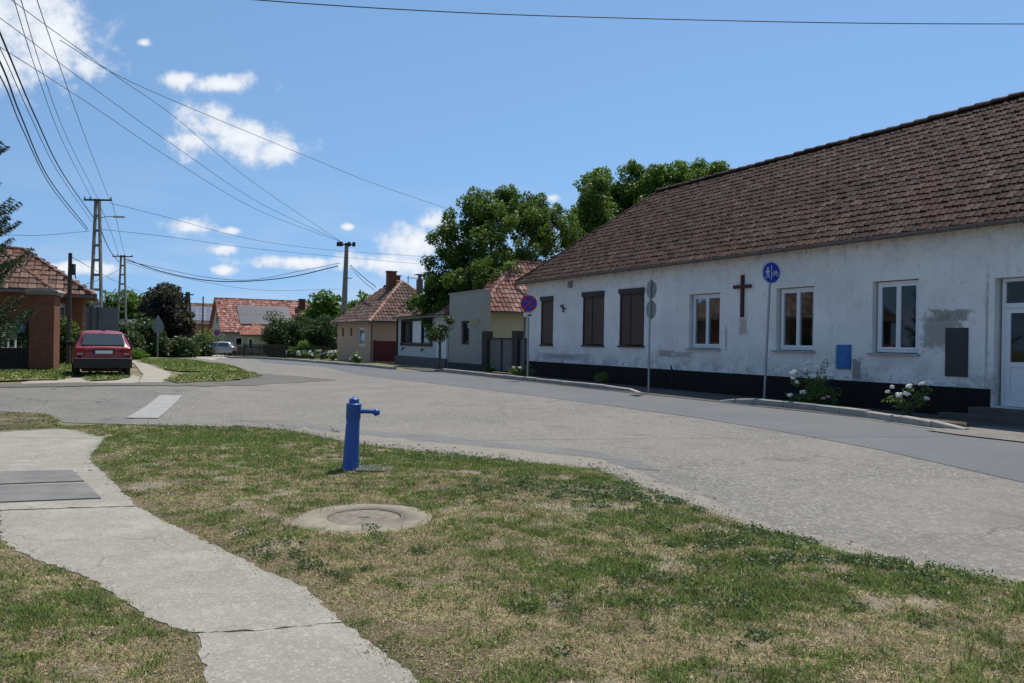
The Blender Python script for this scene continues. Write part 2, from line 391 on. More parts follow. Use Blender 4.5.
def sidewalk_mat():
    t = MT('sidewalk_concrete', .9, 0, .25)
    a = t.noise(.9, 6, .6); b = t.noise(7, 8, .7); f = t.noise(110, 3, .7)
    c = t.mix(t.rng(a, .35, .65), (.27, .245, .205), (.34, .31, .26))
    c = t.mix(t.rng(b, .46, .66, 0, .5), c, (.22, .195, .155))
    e_ = t.noise(2.3, 9, .75, w=8); c = t.mix(t.rng(e_, .50, .60, 0, .35), c, (.25, .225, .185)); c = t.mix(t.rng(e_, .47, .40, 0, .3), c, (.47, .44, .38))
    c = t.mix(t.rng(f, .4, .75, 0, .5), c, (.20, .18, .15))
    vs_ = t.N.new('ShaderNodeTexVoronoi'); vs_.inputs['Scale'].default_value = 75; t.L.new(t.obj, vs_.inputs['Vector']); s3 = t.N.new('ShaderNodeSeparateXYZ'); t.L.new(vs_.outputs['Color'], s3.inputs[0])
    c = t.mix(t.rng(s3.outputs[0], .55, 1, 0, .35), c, (.20, .185, .155)); c = t.mix(t.rng(s3.outputs[1], .7, 1, 0, .35), c, (.55, .52, .46))
    wn_ = t.N.new('ShaderNodeVectorMath'); wn_.operation = 'SCALE'; wn_.inputs['Scale'].default_value = .5; nq = t.N.new('ShaderNodeTexNoise'); nq.inputs['Scale'].default_value = 3; nq.inputs['Detail'].default_value = 8; t.L.new(t.obj, nq.inputs['Vector']); t.L.new(nq.outputs['Color'], wn_.inputs[0])
    wa = t.N.new('ShaderNodeVectorMath'); wa.operation = 'ADD'; t.L.new(t.obj, wa.inputs[0]); t.L.new(wn_.outputs[0], wa.inputs[1]); vk = t.N.new('ShaderNodeTexVoronoi'); vk.feature = 'DISTANCE_TO_EDGE'; vk.inputs['Scale'].default_value = .62; t.L.new(wa.outputs[0], vk.inputs['Vector'])
    c = t.mix(t.mth('MULTIPLY', t.rng(vk.outputs['Distance'], .007, .002), t.rng(t.noise(.9, 2, .5, w=5), .42, .52, 0, .42)), c, (.08, .07, .055))
    vo = t.N.new('ShaderNodeTexVoronoi'); vo.inputs['Scale'].default_value = 30; t.L.new(t.obj, vo.inputs['Vector'])
    c = t.mix(t.mth('MULTIPLY', t.rng(vo.outputs['Distance'], .16, .06), t.rng(t.noise(9, 2, .5, w=2), .52, .6, 0, .6)), c, (.10, .09, .075))
    t.color(c); t.bump(t.mth('ADD', f, b), .45, .006); return t.m
PAL['sidewalk'] = sidewalk_mat()


# ------------------------------------------------------------------ sheets on the terrain
def inpoly(P, poly):
    x, y = P[:, 0], P[:, 1]; r = np.zeros(len(P), bool); n = len(poly)
    for i in range(n):
        x0, y0 = poly[i]; x1, y1 = poly[(i + 1) % n]
        c = ((y0 > y) != (y1 > y))
        with np.errstate(divide='ignore', invalid='ignore'):
            xi = (x1 - x0) * (y - y0) / (y1 - y0 + 1e-12) + x0
        r ^= c & (x < xi)
    return r
def dedge(P, poly):
    d = np.full(len(P), 1e9); n = len(poly)
    for i in range(n):
        a = np.array(poly[i]); b = np.array(poly[(i + 1) % n]); ab = b - a; L = max(ab @ ab, 1e-9)
        t = np.clip(((P - a) @ ab) / L, 0, 1); q = a + t[:, None] * ab; d = np.minimum(d, np.hypot(P[:, 0] - q[:, 0], P[:, 1] - q[:, 1]))
    return d
def densify(poly, step, jit=0, seed=1, closed=True):
    out = []; n = len(poly); rs = random.Random(seed)
    for i in range(n if closed else n - 1):
        a = Vector(poly[i]); b = Vector(poly[(i + 1) % n]); k = max(1, int((b - a).length / step))
        for j in range(k):
            p = a.lerp(b, j / k)
            if jit: p += Vector((rs.gauss(0, jit), rs.gauss(0, jit)))
            out.append((p.x, p.y))
    if not closed: out.append(tuple(poly[-1]))
    return out
def vn(x, y, s, seed=0):
    x = x * s + seed * 17.3; y = y * s + seed * 9.1
    xi = np.floor(x).astype(np.int64); yi = np.floor(y).astype(np.int64); fx = x - xi; fy = y - yi
    fx = fx * fx * (3 - 2 * fx); fy = fy * fy * (3 - 2 * fy)
    def h(a, b):
        v = (a * 374761393 + b * 668265263 + seed * 1442695) & 0x7fffffff; v = ((v ^ (v >> 13)) * 1274126177) & 0x7fffffff
        return ((v ^ (v >> 16)) & 0xffff) / 65535.0
    return (h(xi, yi) * (1 - fx) + h(xi + 1, yi) * fx) * (1 - fy) + (h(xi, yi + 1) * (1 - fx) + h(xi + 1, yi + 1) * fx) * fy
def fbm(x, y, s, seed=0, o=4):
    r = 0; a = .5; 
    for i in range(o): r = r + a * vn(x, y, s * 2 ** i, seed + i); a *= .5
    return r / (1 - .5 ** o)
def sheet(name, poly, off, mat_, grid=.7, zf=None, colf=None, edge=None, jit=0, thick=0, smooth=True):
    poly = densify([tuple(p)[:2] for p in poly], edge or grid, jit)
    A = np.array(poly); x0, y0 = A.min(0); x1, y1 = A.max(0)
    gx, gy = np.meshgrid(np.arange(x0, x1, grid), np.arange(y0, y1, grid)); P = np.stack([gx.ravel(), gy.ravel()], 1)
    P = P + np.random.RandomState(3).uniform(-.15, .15, P.shape) * grid
    P = P[inpoly(P, poly)]; P = P[dedge(P, poly) > grid * .35]
    pts = [Vector(p) for p in poly] + [Vector(p) for p in P]; n = len(poly)
    r = delaunay_2d_cdt(pts, [(i, (i + 1) % n) for i in range(n)], [], 1, 1e-6)
    V = np.array([(p.x, p.y) for p in r[0]]); Z = G(V[:, 0], V[:, 1]) + off
    if zf: Z = Z + zf(V, poly)
    me = bpy.data.meshes.new(name)
    vs = [(V[i, 0], V[i, 1], Z[i]) for i in range(len(V))]; fs = [tuple(f) for f in r[2]]
    if thick:       # skirt down
        from collections import Counter
        ed = Counter()
        for f in fs:
            for i in range(len(f)): ed[frozenset((f[i], f[(i + 1) % len(f)]))] += 1
        o = len(vs); vs += [(a, b, c - thick) for a, b, c in vs]; sk = []
        for f in fs:
            for i in range(len(f)):
                a, b = f[i], f[(i + 1) % len(f)]
                if ed[frozenset((a, b))] == 1: sk.append((b, a, a + o, b + o))
        fs = fs + sk
    me.from_pydata(vs, [], fs); me.materials.append(mat_)
    if colf:
        c = colf(V); at = me.color_attributes.new('rnd', 'FLOAT_COLOR', 'POINT'); a = np.ones((len(vs), 4), np.float32)
        a[:len(V), :3] = c
        if thick: a[len(V):, :3] = c
        at.data.foreach_set('color', a.ravel())
    me.polygons.foreach_set('use_smooth', [smooth] * len(me.polygons))
    me.update(); ob = bpy.data.objects.new(name, me); COL.objects.link(ob); return struct(ob)

# ground to the horizon
def ground():
    xs = np.concatenate([[-900, -500, -250, -140, -90], np.arange(-65, 25, .5), [25, 35, 60, 120, 300, 900]])
    ys = np.concatenate([[-200, -60, -20, -5], np.arange(0, 85, .5), [85, 95, 120, 170, 300, 700, 1600]])
    X, Y = np.meshgrid(xs, ys); Z = G(X, Y); nx, ny = len(xs), len(ys)
    V = np.stack([X.ravel(), Y.ravel(), Z.ravel()], 1)
    i, j = np.meshgrid(np.arange(nx - 1), np.arange(ny - 1)); a = (j * nx + i).ravel(); F = np.stack([a, a + 1, a + nx + 1, a + nx], 1)
    t = MT('dry_ground', .95, 0, .15)
    c = t.mix(t.rng(t.noise(.25, 6, .6), .4, .6), (.12, .125, .05), (.25, .215, .13)); c = t.mix(t.rng(t.noise(9, 6, .7), .4, .7, 0, .5), c, (.09, .085, .045))
    t.color(c); t.bump(t.noise(20, 4, .7), .7, .03)
    o = np_mesh('ground', V, F, 4, np.full((len(V), 3), .5), t.m); struct(o)
ground()

near_edge = [(-260, 420), (0, 412), (45, 414), (64, 423), (130, 425), (250, 428), (300, 433), (360, 442), (430, 451), (520, 461), (600, 470), (650, 489), (720, 512), (800, 541), (900, 563), (1024, 583), (1300, 640)]
NE = H2(near_edge)
main_left = H2([(134, 353.4), (175, 357.6), (212, 363), (245, 371), (262, 377), (225, 384)])
kerb_far = H2([(395, 370), (345, 365.5), (300, 361.7), (258, 359.2), (225, 357.0), (170, 352.5), (130, 350.4)])
K1 = [(-3.6, 39.4), (1.0, 30.3), (3.6, 25.3)]
wall_b = Vector((0.6376, 36.514)); wd = Vector((.4472, -.8944)); wn = Vector((.8944, .4472))
def WP(s, o, z=0.0): p = wall_b + wd * s + wn * o; return (p.x, p.y, z)      # along the school wall
# main road, drawn up to under the kerbs
road_poly = [NE[0]] + NE[1:] + [(9.5, 4), (14, 8), (8.6, 13.6), (7.2, 19.2), (5.2, 22.9), (3.9, 25.6)] + [(-3.4, 39.6)] + kerb_far + [(-60, 120), (-70, 122)] + main_left
side_far = H2([(225, 384), (180, 385), (130, 384.5), (70, 384), (0, 385), (-260, 386)])
(sheet('main_road', [NE[4]] + NE[5:] + [(9.5, 4), (14, 8), (8.6, 13.6), (7.4, 19.2), (5.4, 22.9), (4.0, 25.6), (-3.3, 39.6)] + kerb_far + main_left + [H2([(150, 403)])[0]], .014, PAL['road'], .7, jit=.0))
sheet('side_road', NE[:6] + [H2([(170, 400)])[0]] + side_far, .010, PAL['side'], .7)
lane = H2([(1400, 590), (1024, 484), (880, 451), (790, 434), (700, 419), (600, 405), (500, 392), (400, 380), (340, 371), (300, 365.5), (262, 362)]) + [kerb_far[3], kerb_far[2], kerb_far[1], kerb_far[0], (-3.35, 39.5), (1.1, 30.5), (3.7, 25.5), (4.6, 24.2), (5.5, 22.4), (7.1, 19.3), (7.95, 16.2), (8.6, 13.6), (14, 8)]
sheet('road_lane', lane, .020, PAL['lane'], .7)
sheet('road_shoulder', H2([(300, 429), (360, 436), (430, 444), (520, 452), (600, 461), (660, 484), (720, 506), (800, 535), (900, 559), (1024, 580), (1250, 625), (1250, 680), (1024, 600), (900, 580), (800, 556), (700, 530), (620, 490), (500, 475), (350, 460), (300, 440)]), .022, PAL['dust'], .25, jit=.05)
sheet('asphalt_patch', H2([(270, 425), (340, 429), (430, 437), (520, 446), (590, 452), (640, 463), (660, 473), (600, 467), (520, 458), (430, 448.5), (350, 440), (290, 431)]), .018, asphalt('patched_asphalt', (.19, .187, .18), (.22, .217, .208), (.36, .35, .33), 1.0, .6), .4, jit=.05)
sheet('gravel_patch', H2([(180, 378), (205, 382), (240, 381), (262, 374), (300, 377), (338, 380), (300, 383), (240, 386.5), (180, 387), (140, 386), (60, 387.5), (0, 388), (0, 385), (130, 384)]), .024, PAL['gravel'], .4, jit=.06)
# stripe painted across the side road
sheet('road_marking', H2([(126, 419), (158, 419.5), (182, 396.5), (160, 396)]), .028, PAL['paint'], .3)
# forecourt by the school
fore = [WP(-9, 0), WP(-9, -2.9), WP(0, -2.75), WP(12, -2.65), WP(13.4, -2.5), WP(15.8, -2.45), WP(18, -2.45), WP(22.8, -2.3), WP(24.5, -2.0), (10.6, 11.2), (16, 6), (20, 8), WP(26, 0)]
sheet('forecourt', fore, .032, PAL['pave'], .8)
sheet('forecourt_edge', H2([(925, 432), (985, 428), (1024, 432), (1200, 452), (1200, 470), (1024, 444), (960, 437)]), .040, PAL['side'], .3, jit=.02)
# footpath beyond the side road
sheet('footpath', H2([(128, 361.5), (135, 361), (150, 366), (171, 374), (169, 379), (162, 383.5), (139, 383.5), (143, 376), (137, 368)]), .03, PAL['path'], .3, jit=.02)
sheet('driveway', H2([(68, 374), (128, 374), (141, 379), (140, 384), (60, 385), (20, 384)]), .016, PAL['path'], .35, jit=.06)
sheet('far_road', H2([(134, 352.5), (120, 352.5), (40, 356), (40, 353.5), (120, 350.5), (134, 350.3), (200, 352.5), (230, 356), (214, 361)]), .026, PAL['path'], .6)

sheet('gutter_dust', [(3.95, 25.7), (3.6, 25.4), (.85, 30.3), (-3.55, 39.3), (-3.75, 39.2), (.65, 30.15), (3.4, 25.2), (4.2, 24.5), (5.2, 22.9), (6.0, 20.4), (7.0, 18.8), (7.55, 17.2), (7.75, 15.9), (8.1, 14.7), (9.2, 13.2), (9.6, 13.5), (8.6, 14.8), (8.0, 16.3), (7.8, 17.3), (7.2, 19.1), (6.2, 20.7), (5.6, 22.2), (4.6, 24.6)], .028, PAL['dust'], .4, jit=.03)
# kerbs
def kerb(pts, w=.18, h=.13, lab=None):
    mb = MB(); P = [Vector(p) for p in pts]; rs = random.Random(5)
    for i in range(len(P) - 1):
        a, b = P[i], P[i + 1]; L = (b.xy - a.xy).length; k = max(1, round(L / 1.0)); t = (b.xy - a.xy).normalized(); nn = Vector((-t.y, t.x)) * w / 2
        for j in range(k):
            q0 = a.lerp(b, (j + .012) / k); q1 = a.lerp(b, (j + .988) / k); dz = rs.uniform(-.012, .012)
            mid = []
            for q in (q0, q1):
                g = float(G(q.x, q.y)); zt = g + max(.03, q.z * 1.35) + dz
                mid.append([(q.x - nn.x, q.y - nn.y, g - .1), (q.x + nn.x, q.y + nn.y, g - .1), (q.x + nn.x, q.y + nn.y, zt - .015), (q.x + nn.x * .75, q.y + nn.y * .75, zt), (q.x - nn.x * .75, q.y - nn.y * .75, zt), (q.x - nn.x, q.y - nn.y, zt - .02)])
            n = 6; mb.add(mid[0] + mid[1], [(i_, (i_ + 1) % n, (i_ + 1) % n + n, i_ + n) for i_ in range(n)] + [(5, 4, 3, 2, 1, 0), (6, 7, 8, 9, 10, 11)])
    return struct(mb.build('kerb', PAL['concrete']))
kerb([(-3.8, 39.8, .05), (-3.3, 38.9, .13), (1.0, 30.4, .13), (3.1, 26.3, .13), (3.75, 25.3, .10), (4.05, 24.9, .02)])
kp = [(5.75, 21.9, .02), (5.95, 21.0, .10), (6.3, 20.6, .13), (7.25, 18.9, .13), (7.75, 17.3, .13), (7.95, 16.2, .13), (8.15, 15.4, .11), (8.5, 14.9, .04)]
kerb(kp)
kerb([(p[0], p[1], .12) for p in kerb_far[:5]])
soil = simple('planting_soil', (.14, .11, .07), (.07, .055, .035), 7, .95, bump=.8, bd=.02)
sheet('planting_strip', [(-3.2, 39.1), (1.1, 30.5), (3.2, 26.4), (3.8, 25.5), (3.9, 26.2), (1.6, 30.9), (-2.7, 39.5)], .12, soil, .3, thick=.09)
sheet('planting_strip', [(6.0, 21.1), (6.35, 20.75), (7.3, 19.0), (7.8, 17.3), (8.0, 16.3), (8.2, 15.5), (8.55, 15.1), (8.9, 15.6), (8.3, 18.3), (7.6, 19.6), (6.5, 21.3)], .12, soil, .3, thick=.09)

# ------------------------------------------------------------------ foreground verge with grass
vg_edge = [(58, 429), (75, 428), (130, 427), (250, 429), (300, 434), (355, 446), (430, 454), (520, 464), (600, 472), (640, 490), (700, 512), (760, 532), (850, 556), (930, 570), (1024, 588), (1300, 645)]
vg_in = [(900, 900), (700, 1100), (500, 800), (415, 683), (345, 627), (300, 589), (266, 575), (222, 553), (177, 531), (137, 506), (110, 480), (88, 461), (104, 440)]
VERGE = H2(vg_edge) + H2(vg_in)
VLEFT = H2([(-260, 470), (-100, 530), (0, 543), (27, 561), (89, 583), (146, 623), (191, 641), (203, 673), (230, 740), (260, 900), (-300, 900)])
VTOP = H2([(-260, 424), (0, 415), (40, 414), (58, 421), (57, 429), (0, 432), (-260, 442)])
MHC = tuple(hit(364, 523.5))
GREEN = [((300, 442), 3.2, .9, .5), ((470, 465), 2.2, .7, .75), ((350, 470), 1.0, .6, .35), ((150, 440), 2.2, .8, .45), ((640, 500), 1.0, .8, .4), ((760, 545), .9, .6, .6), ((600, 585), .8, .5, .45), ((900, 590), .9, .4, .5), ((780, 600), .8, .5, .45), ((1000, 620), .4, .3, .35),
         ((540, 500), 1.1, .5, -.6), ((200, 500), 1.0, .7, -.45), ((430, 560), .8, .6, -.35), ((330, 600), .5, .5, -.4), ((450, 660), .5, .4, -.35), ((700, 660), .5, .35, -.45), ((600, 660), .4, .3, -.3), ((860, 650), .25, .2, -.5), ((880, 615), .3, .25, -.5), ((150, 640), .3, .3, .35), ((60, 600), .5, .3, .15), ((110, 670), .3, .3, -.2), ((440, 610), .5, .3, -.2)]
GREEN = [(hit(*c), rx, ry, w) for c, rx, ry, w in GREEN]
def greenness(x, y):
    g = .45 + .75 * (fbm(x, y, .9, 3) - .5) + 1.1 * (fbm(x, y, 3.1, 8) - .5)
    for c, rx, ry, w in GREEN: g = g + w * .62 * np.exp(-((x - c.x) / rx) ** 2 - ((y - c.y) / ry) ** 2)
    return g
def bareness(x, y):
    b = fbm(x, y, 2.6, 21) + .5 * (fbm(x, y, 6, 31) - .5)
    for c, rx, ry in (((560, 497), .9, .45), ((870, 612), .3, .25), ((150, 490), .25, .5), ((700, 500), .6, .4), ((960, 572), .7, .12), ((800, 555), .8, .08), ((300, 520), .3, .3), ((590, 512), .6, .25)):
        p = hit(*c); b = b + .28 * np.exp(-((x - p.x) / rx) ** 2 - ((y - p.y) / ry) ** 2)
    return b
def vcol(V):
    x, y = V[:, 0], V[:, 1]; g = np.clip(greenness(x, y), 0, 1)[:, None]; b = np.clip((bareness(x, y) - .64) * 7, 0, 1)[:, None]
    s = fbm(x, y, 7, 5)[:, None]
    dry = np.array([.205, .16, .10]) * (.4 + 1.2 * s); gr = np.array([.085, .08, .038]) * (.5 + s); ba = np.array([.36, .30, .225]) * (.75 + .5 * s)
    c = dry * (1 - g) + gr * g; return c * (1 - b) + ba * b
def vz(V, poly):
    d = dedge(V, poly); rm = np.hypot(V[:, 0] - MHC[0], V[:, 1] - MHC[1]); fl = 1 - np.exp(-(rm / .66) ** 8)
    return fl * vz0(V, d) + (1 - fl) * .022
def vz0(V, d): return np.clip(d / .35, 0, 1) * .035 + (fbm(V[:, 0], V[:, 1], 2.2, 2) - .5) * .05 * np.clip(d / .5, 0, 1) + (fbm(V[:, 0], V[:, 1], 12, 6) - .5) * .022 * np.clip(d / .1, 0, 1)
vmat = rgb_attr_mat('verge_soil', .95, 0, 28)
sheet('verge', VERGE, .024, vmat, .075, vz, vcol, edge=.12, jit=.018)
sheet('verge', VLEFT, .024, vmat, .075, vz, vcol, edge=.12, jit=.02)
sheet('verge', VTOP, .024, vmat, .12, vz, vcol, edge=.15, jit=.02)

def clump_leaves(mbs, centers, rads, n_each, size, flat=.25, seed=1, tone=None, alpha=1.0, squash=.8):
    """leaf quads scattered in clumps; returns V, F, C arrays"""
    rg = np.random.RandomState(seed); VV = []; CC = []
    for i, (c, r) in enumerate(zip(centers, rads)):
        n = max(1, int(n_each * (r ** 2) * rg.uniform(.7, 1.3)))
        d = rg.normal(size=(n, 3)); d /= np.linalg.norm(d, axis=1)[:, None]; rr = r * rg.uniform(.25, 1, n) ** .5
        P = np.array(c) + d * rr[:, None] * np.array([1, 1, squash])
        nrm = d * .6 + rg.normal(size=(n, 3)) * .7 + np.array([0, 0, .45]); nrm /= np.linalg.norm(nrm, axis=1)[:, None]
        a = np.cross(nrm, rg.normal(size=(n, 3))); a /= np.linalg.norm(a, axis=1)[:, None] + 1e-9; b = np.cross(nrm, a)
        s = size * rg.uniform(.55, 1.25, n)[:, None]
        q = np.stack([P - a * s, P + b * s * .45 - nrm * s * .1, P + a * s, P - b * s * .45 - nrm * s * .1], 1)
        VV.append(q.reshape(-1, 3)); t = (tone[i] if tone is not None else .5)
        CC.append(np.repeat(np.clip(t + rg.normal(0, .16, n), 0, 1), 4))
    V = np.concatenate(VV); C = np.concatenate(CC); F = np.arange(len(V)).reshape(-1, 4); return V, F, C
rng = np.random.RandomState(11)
def blades(name, polys, dens, hr, wr, label=None, tone=1.0, camfade=True, gfun=None, spill=.12, zoff=.03):
    VV = []; FF = []; CC = []; base = 0
    for poly in polys:
        A = np.array(poly); x0, y0 = A.min(0) - spill; x1, y1 = A.max(0) + spill
        n = int((x1 - x0) * (y1 - y0) * dens)
        P = np.stack([rng.uniform(x0, x1, n), rng.uniform(y0, y1, n)], 1)
        vis = (P[:, 1] > 1.5) & (np.abs(P[:, 0]) < P[:, 1] * .78 + 1.3)
        P = P[vis]
        if camfade:
            d = np.hypot(P[:, 0], P[:, 1]); P = P[rng.uniform(size=len(P)) < np.clip(5.5 / d, .25, 1) ** 1.1]
        ins = inpoly(P, poly); de = dedge(P, poly); keep = ins | (de < spill * rng.uniform(size=len(P)) ** 2 * (fbm(P[:, 0], P[:, 1], 3, 4) * 1.8)); P = P[keep]; de = np.where(ins, de, 0)[keep]
        x, y = P[:, 0], P[:, 1]
        g = gfun(x, y) if gfun else greenness(x, y); b = bareness(x, y) if not gfun else np.zeros(len(x))
        tuft = fbm(x, y, 9, 14)
        k = ((np.hypot(x - MHC[0], y - MHC[1]) > .50 + .14 * rng.uniform(size=len(x))) | (rng.uniform(size=len(x)) < .035)) & (rng.uniform(size=len(x)) < np.clip(1.15 - np.clip((b - .64) * 6, 0, 1) * .9, .1, 1) * np.clip(.35 + 1.3 * (tuft - .2), .15, 1))
        P = P[k]; x = x[k]; y = y[k]; g = g[k]; tuft = tuft[k]; de = de[k]; n = len(x)
        d = np.hypot(x, y)
        isg = rng.uniform(size=n) < np.clip(.41 + (g - .5) * 1.3 + 2.2 * (fbm(x, y, 8, 77, 4) - .5), .13, .86)
        h = np.where(isg, rng.uniform(hr[0], hr[1], n) * (.55 + .9 * tuft), rng.uniform(hr[0] * .8, hr[1] * .9, n)) * np.clip(.5 + de * 2, .5, 1)
        lean = np.where(isg, rng.uniform(.3, 2.6, n), rng.uniform(1.0, 9, n)); az = rng.uniform(0, 6.283, n)
        w = rng.uniform(wr[0], wr[1], n) * (1 + .09 * np.clip(d - 5, 0, 12)) * np.where(isg, 1, .6)
        up = h / np.sqrt(1 + lean ** 2); ho = up * lean
        dx, dy = np.cos(az), np.sin(az); fa = az + rng.uniform(-1.2, 1.2, n) + 1.57; wx, wy = np.cos(fa) * w / 2, np.sin(fa) * w / 2
        z0 = G(x, y) + zoff - .004 + (vz(np.stack([x, y], 1), poly) * inpoly(np.stack([x, y], 1), poly) if camfade else 0)
        def pt(t, ws, zc): return np.stack([x + dx * ho * t + wx * ws, y + dy * ho * t + wy * ws, z0 + up * zc], 1)
        v = np.stack([pt(0, -1, 0), pt(0, 1, 0), pt(.35, .85, .6), pt(.35, -.85, .6), pt(1, .0, 1.0)], 1).reshape(-1, 3)
        i = base + np.arange(n)[:, None] * 5
        F = np.concatenate([i + np.array([0, 1, 2]), i + np.array([0, 2, 3]), i + np.array([3, 2, 4])], 0)
        r = rng.uniform(size=(n, 1)); r2 = rng.uniform(size=(n, 1))
        cg = (np.array([.065, .11, .022]) * (1 - r) + np.array([.20, .275, .07]) * r); cg = cg * (1 - r2 * .25) + np.array([.2, .17, .05]) * r2 * .25
        cs = (np.array([.25, .175, .085]) * (1 - r) + np.array([.60, .49, .30]) * r)
        c = np.where(isg[:, None], cg, cs) * tone * rng.uniform(.6, 1.4, (n, 1)) * (.85 + .7 * fbm(x, y, 5, 91)[:, None])
        VV.append(v); FF.append(F); CC.append(np.repeat(c, 5, 0)); base += n * 5
    V = np.concatenate(VV); F = np.concatenate(FF); C = np.concatenate(CC)
    o = np_mesh(name, V, F, 3, C, grass_m); o['kind'] = 'stuff'; o['label'] = label; o['category'] = 'grass'
    return o
grass_m = rgb_attr_mat('grass_blade', .75, .25)
blades('grass', [VERGE, VLEFT], 21000, (.010, .042), (.003, .0068), 'short dry and green grass on the verge around the blue standpipe')
# taller wisps and bigger tufts
def weeds():
    rs = np.random.RandomState(9); pts = []; T = []
    zones = [((560, 495), 1.3, .7, 170), ((640, 505), .9, .5, 110), ((760, 545), .8, .4, 90), ((470, 462), 2.0, .4, 90), ((250, 432), 2.5, .5, 80), ((700, 600), 1.0, .8, 60), ((950, 590), .6, .4, 40), ((300, 560), .8, .6, 40), ((830, 570), .8, .15, 60), ((70, 610), .5, .5, 24)]
    for c, rx, ry, n in zones:
        c = hit(*c)
        for _ in range(n): pts.append((c.x + rs.normal() * rx * .55, c.y + rs.normal() * ry * .55))
    P = np.array(pts); ok = inpoly(P, VERGE) | inpoly(P, VLEFT); P = P[ok]
    Z = .045 + vz(P, VERGE) * inpoly(P, VERGE)
    V, F, C = clump_leaves(None, [(a, b, c) for (a, b), c in zip(P, Z)], list(rs.uniform(.03, .10, len(P))), 9000, .013, seed=9, tone=list(rs.uniform(.1, .8, len(P))), squash=.32)
    o = np_mesh('weeds', V, F, 4, C[:, None], leaf_mat('weed_leaf', (.04, .075, .028), (.12, .17, .06), .2)); o['kind'] = 'stuff'; o['label'] = 'low broad-leaved weeds creeping through the verge grass'; o['category'] = 'weeds'
blades('grass_tufts', [VERGE, VLEFT], 420, (.06, .13), (.003, .005), 'taller loose grass wisps sticking out of the verge', spill=.02)
blades('grass_strip', [VTOP], 2500, (.03, .07), (.006, .011), 'grass strip between sidewalk and side road at the left', camfade=False)
ISL1 = H2([(140, 360), (170, 358.5), (200, 361.5), (236, 368.5), (246, 371.5), (215, 372.3), (185, 372.5), (165, 370)])
ISL2 = H2([(178, 376), (200, 373.5), (250, 373), (262, 376.5), (225, 382), (175, 384), (167, 381)])
LAWN = H2([(-200, 374), (30, 372), (70, 371), (72, 378), (60, 381), (0, 382), (-200, 384)])
CARL = H2([(72, 374), (104, 374), (128, 374), (129, 378), (115, 381), (88, 382), (84, 378)])
gf = lambda x, y: .62 + .9 * (fbm(x, y, .8, 3) - .5)
for nm, p in (('verge', ISL1), ('verge', ISL2), ('verge', LAWN), ('verge', CARL)):
    sheet(nm, p, .045, vmat, .3, None, lambda V: np.array([.19, .185, .08]) * (.6 + .8 * fbm(V[:, 0], V[:, 1], 1.2, 5)[:, None]), jit=.05)
blades('grass_islands', [ISL1, ISL2, LAWN, CARL], 420, (.05, .11), (.012, .03), 'mown grass patches beyond the side road', tone=1.05, camfade=False, gfun=gf, zoff=.045)
HF = H2([(20, 372), (75, 371), (75, 364), (62, 358), (55, 355), (20, 355)])
blades('grass_yard_edge', [HF], 150, (.08, .22), (.02, .04), 'uncut grass beside the brick pillar and pole', camfade=False, gfun=lambda x, y: .75 + 0 * x, zoff=.0)

weeds()
def pebbles():
    rs = np.random.RandomState(4); pts = []
    edge = densify([tuple(p) for p in H2(vg_edge)[2:]], .1, closed=False); n = len(edge)
    for _ in range(4200):
        a = edge[rs.randint(n)]; pts.append((a[0] + rs.normal() * .12 + .04, a[1] + abs(rs.normal()) * .28 - .06))
    for c, rx, ry, k in (((150, 490), .4, .5, 260), ((560, 497), 1.2, .4, 260), ((120, 470), .5, .6, 200), ((400, 670), .2, .3, 80), ((860, 615), .4, .3, 120)):
        c = hit(*c)
        for _ in range(k): pts.append((c.x + rs.normal() * rx, c.y + rs.normal() * ry))
    P = np.array(pts); P = P[(P[:, 1] > 3)]; n = len(P); s_ = rs.uniform(.004, .009, n) * np.clip(P[:, 1] / 7, .8, 1.6) * np.where(rs.uniform(size=n) < .06, 2.2, 1)
    ins = inpoly(P, VERGE); z = .026 + vz(P, VERGE) * ins
    base = np.array([(1, 0, 0), (0, 1, 0), (-1, 0, 0), (0, -1, 0), (0, 0, .42), (0, 0, -.3)]); tri = np.array([(0, 1, 4), (1, 2, 4), (2, 3, 4), (3, 0, 4), (1, 0, 5), (2, 1, 5), (3, 2, 5), (0, 3, 5)])
    V = base[None] * s_[:, None, None] * rs.uniform(.6, 1.3, (n, 6, 3)); V[:, :, 0] += P[:, None, 0]; V[:, :, 1] += P[:, None, 1]; V[:, :, 2] += z[:, None] + s_[:, None] * .3
    V[:, :, 2] = V[:, :, 2] * 1.0; F = (tri[None] + np.arange(n)[:, None, None] * 6).reshape(-1, 3); C = np.repeat(np.array([.42, .385, .33]) * rs.uniform(.55, 1.4, (n, 1)), 6, 0)
    o = np_mesh('pebbles', V.reshape(-1, 3), F, 3, C, rgb_attr_mat('pebble', .9, 0)); o['kind'] = 'stuff'; o['label'] = 'small stones along the crumbling road edge'; o['category'] = 'pebbles'
pebbles()
sheet('path_bed', H2([(-260, 440), (0, 431), (60, 425), (128, 427), (108, 445), (96, 462), (112, 476), (143, 503), (185, 528), (230, 550), (270, 570), (308, 586), (350, 624), (424, 680), (600, 860), (250, 960), (190, 690), (192, 645), (140, 628), (84, 587), (20, 566), (-8, 550), (-110, 534), (-260, 480)]), .0235, simple('path_bed_soil', (.23, .19, .13), (.12, .10, .065), 14, .95, bump=.8, bd=.02), .3)
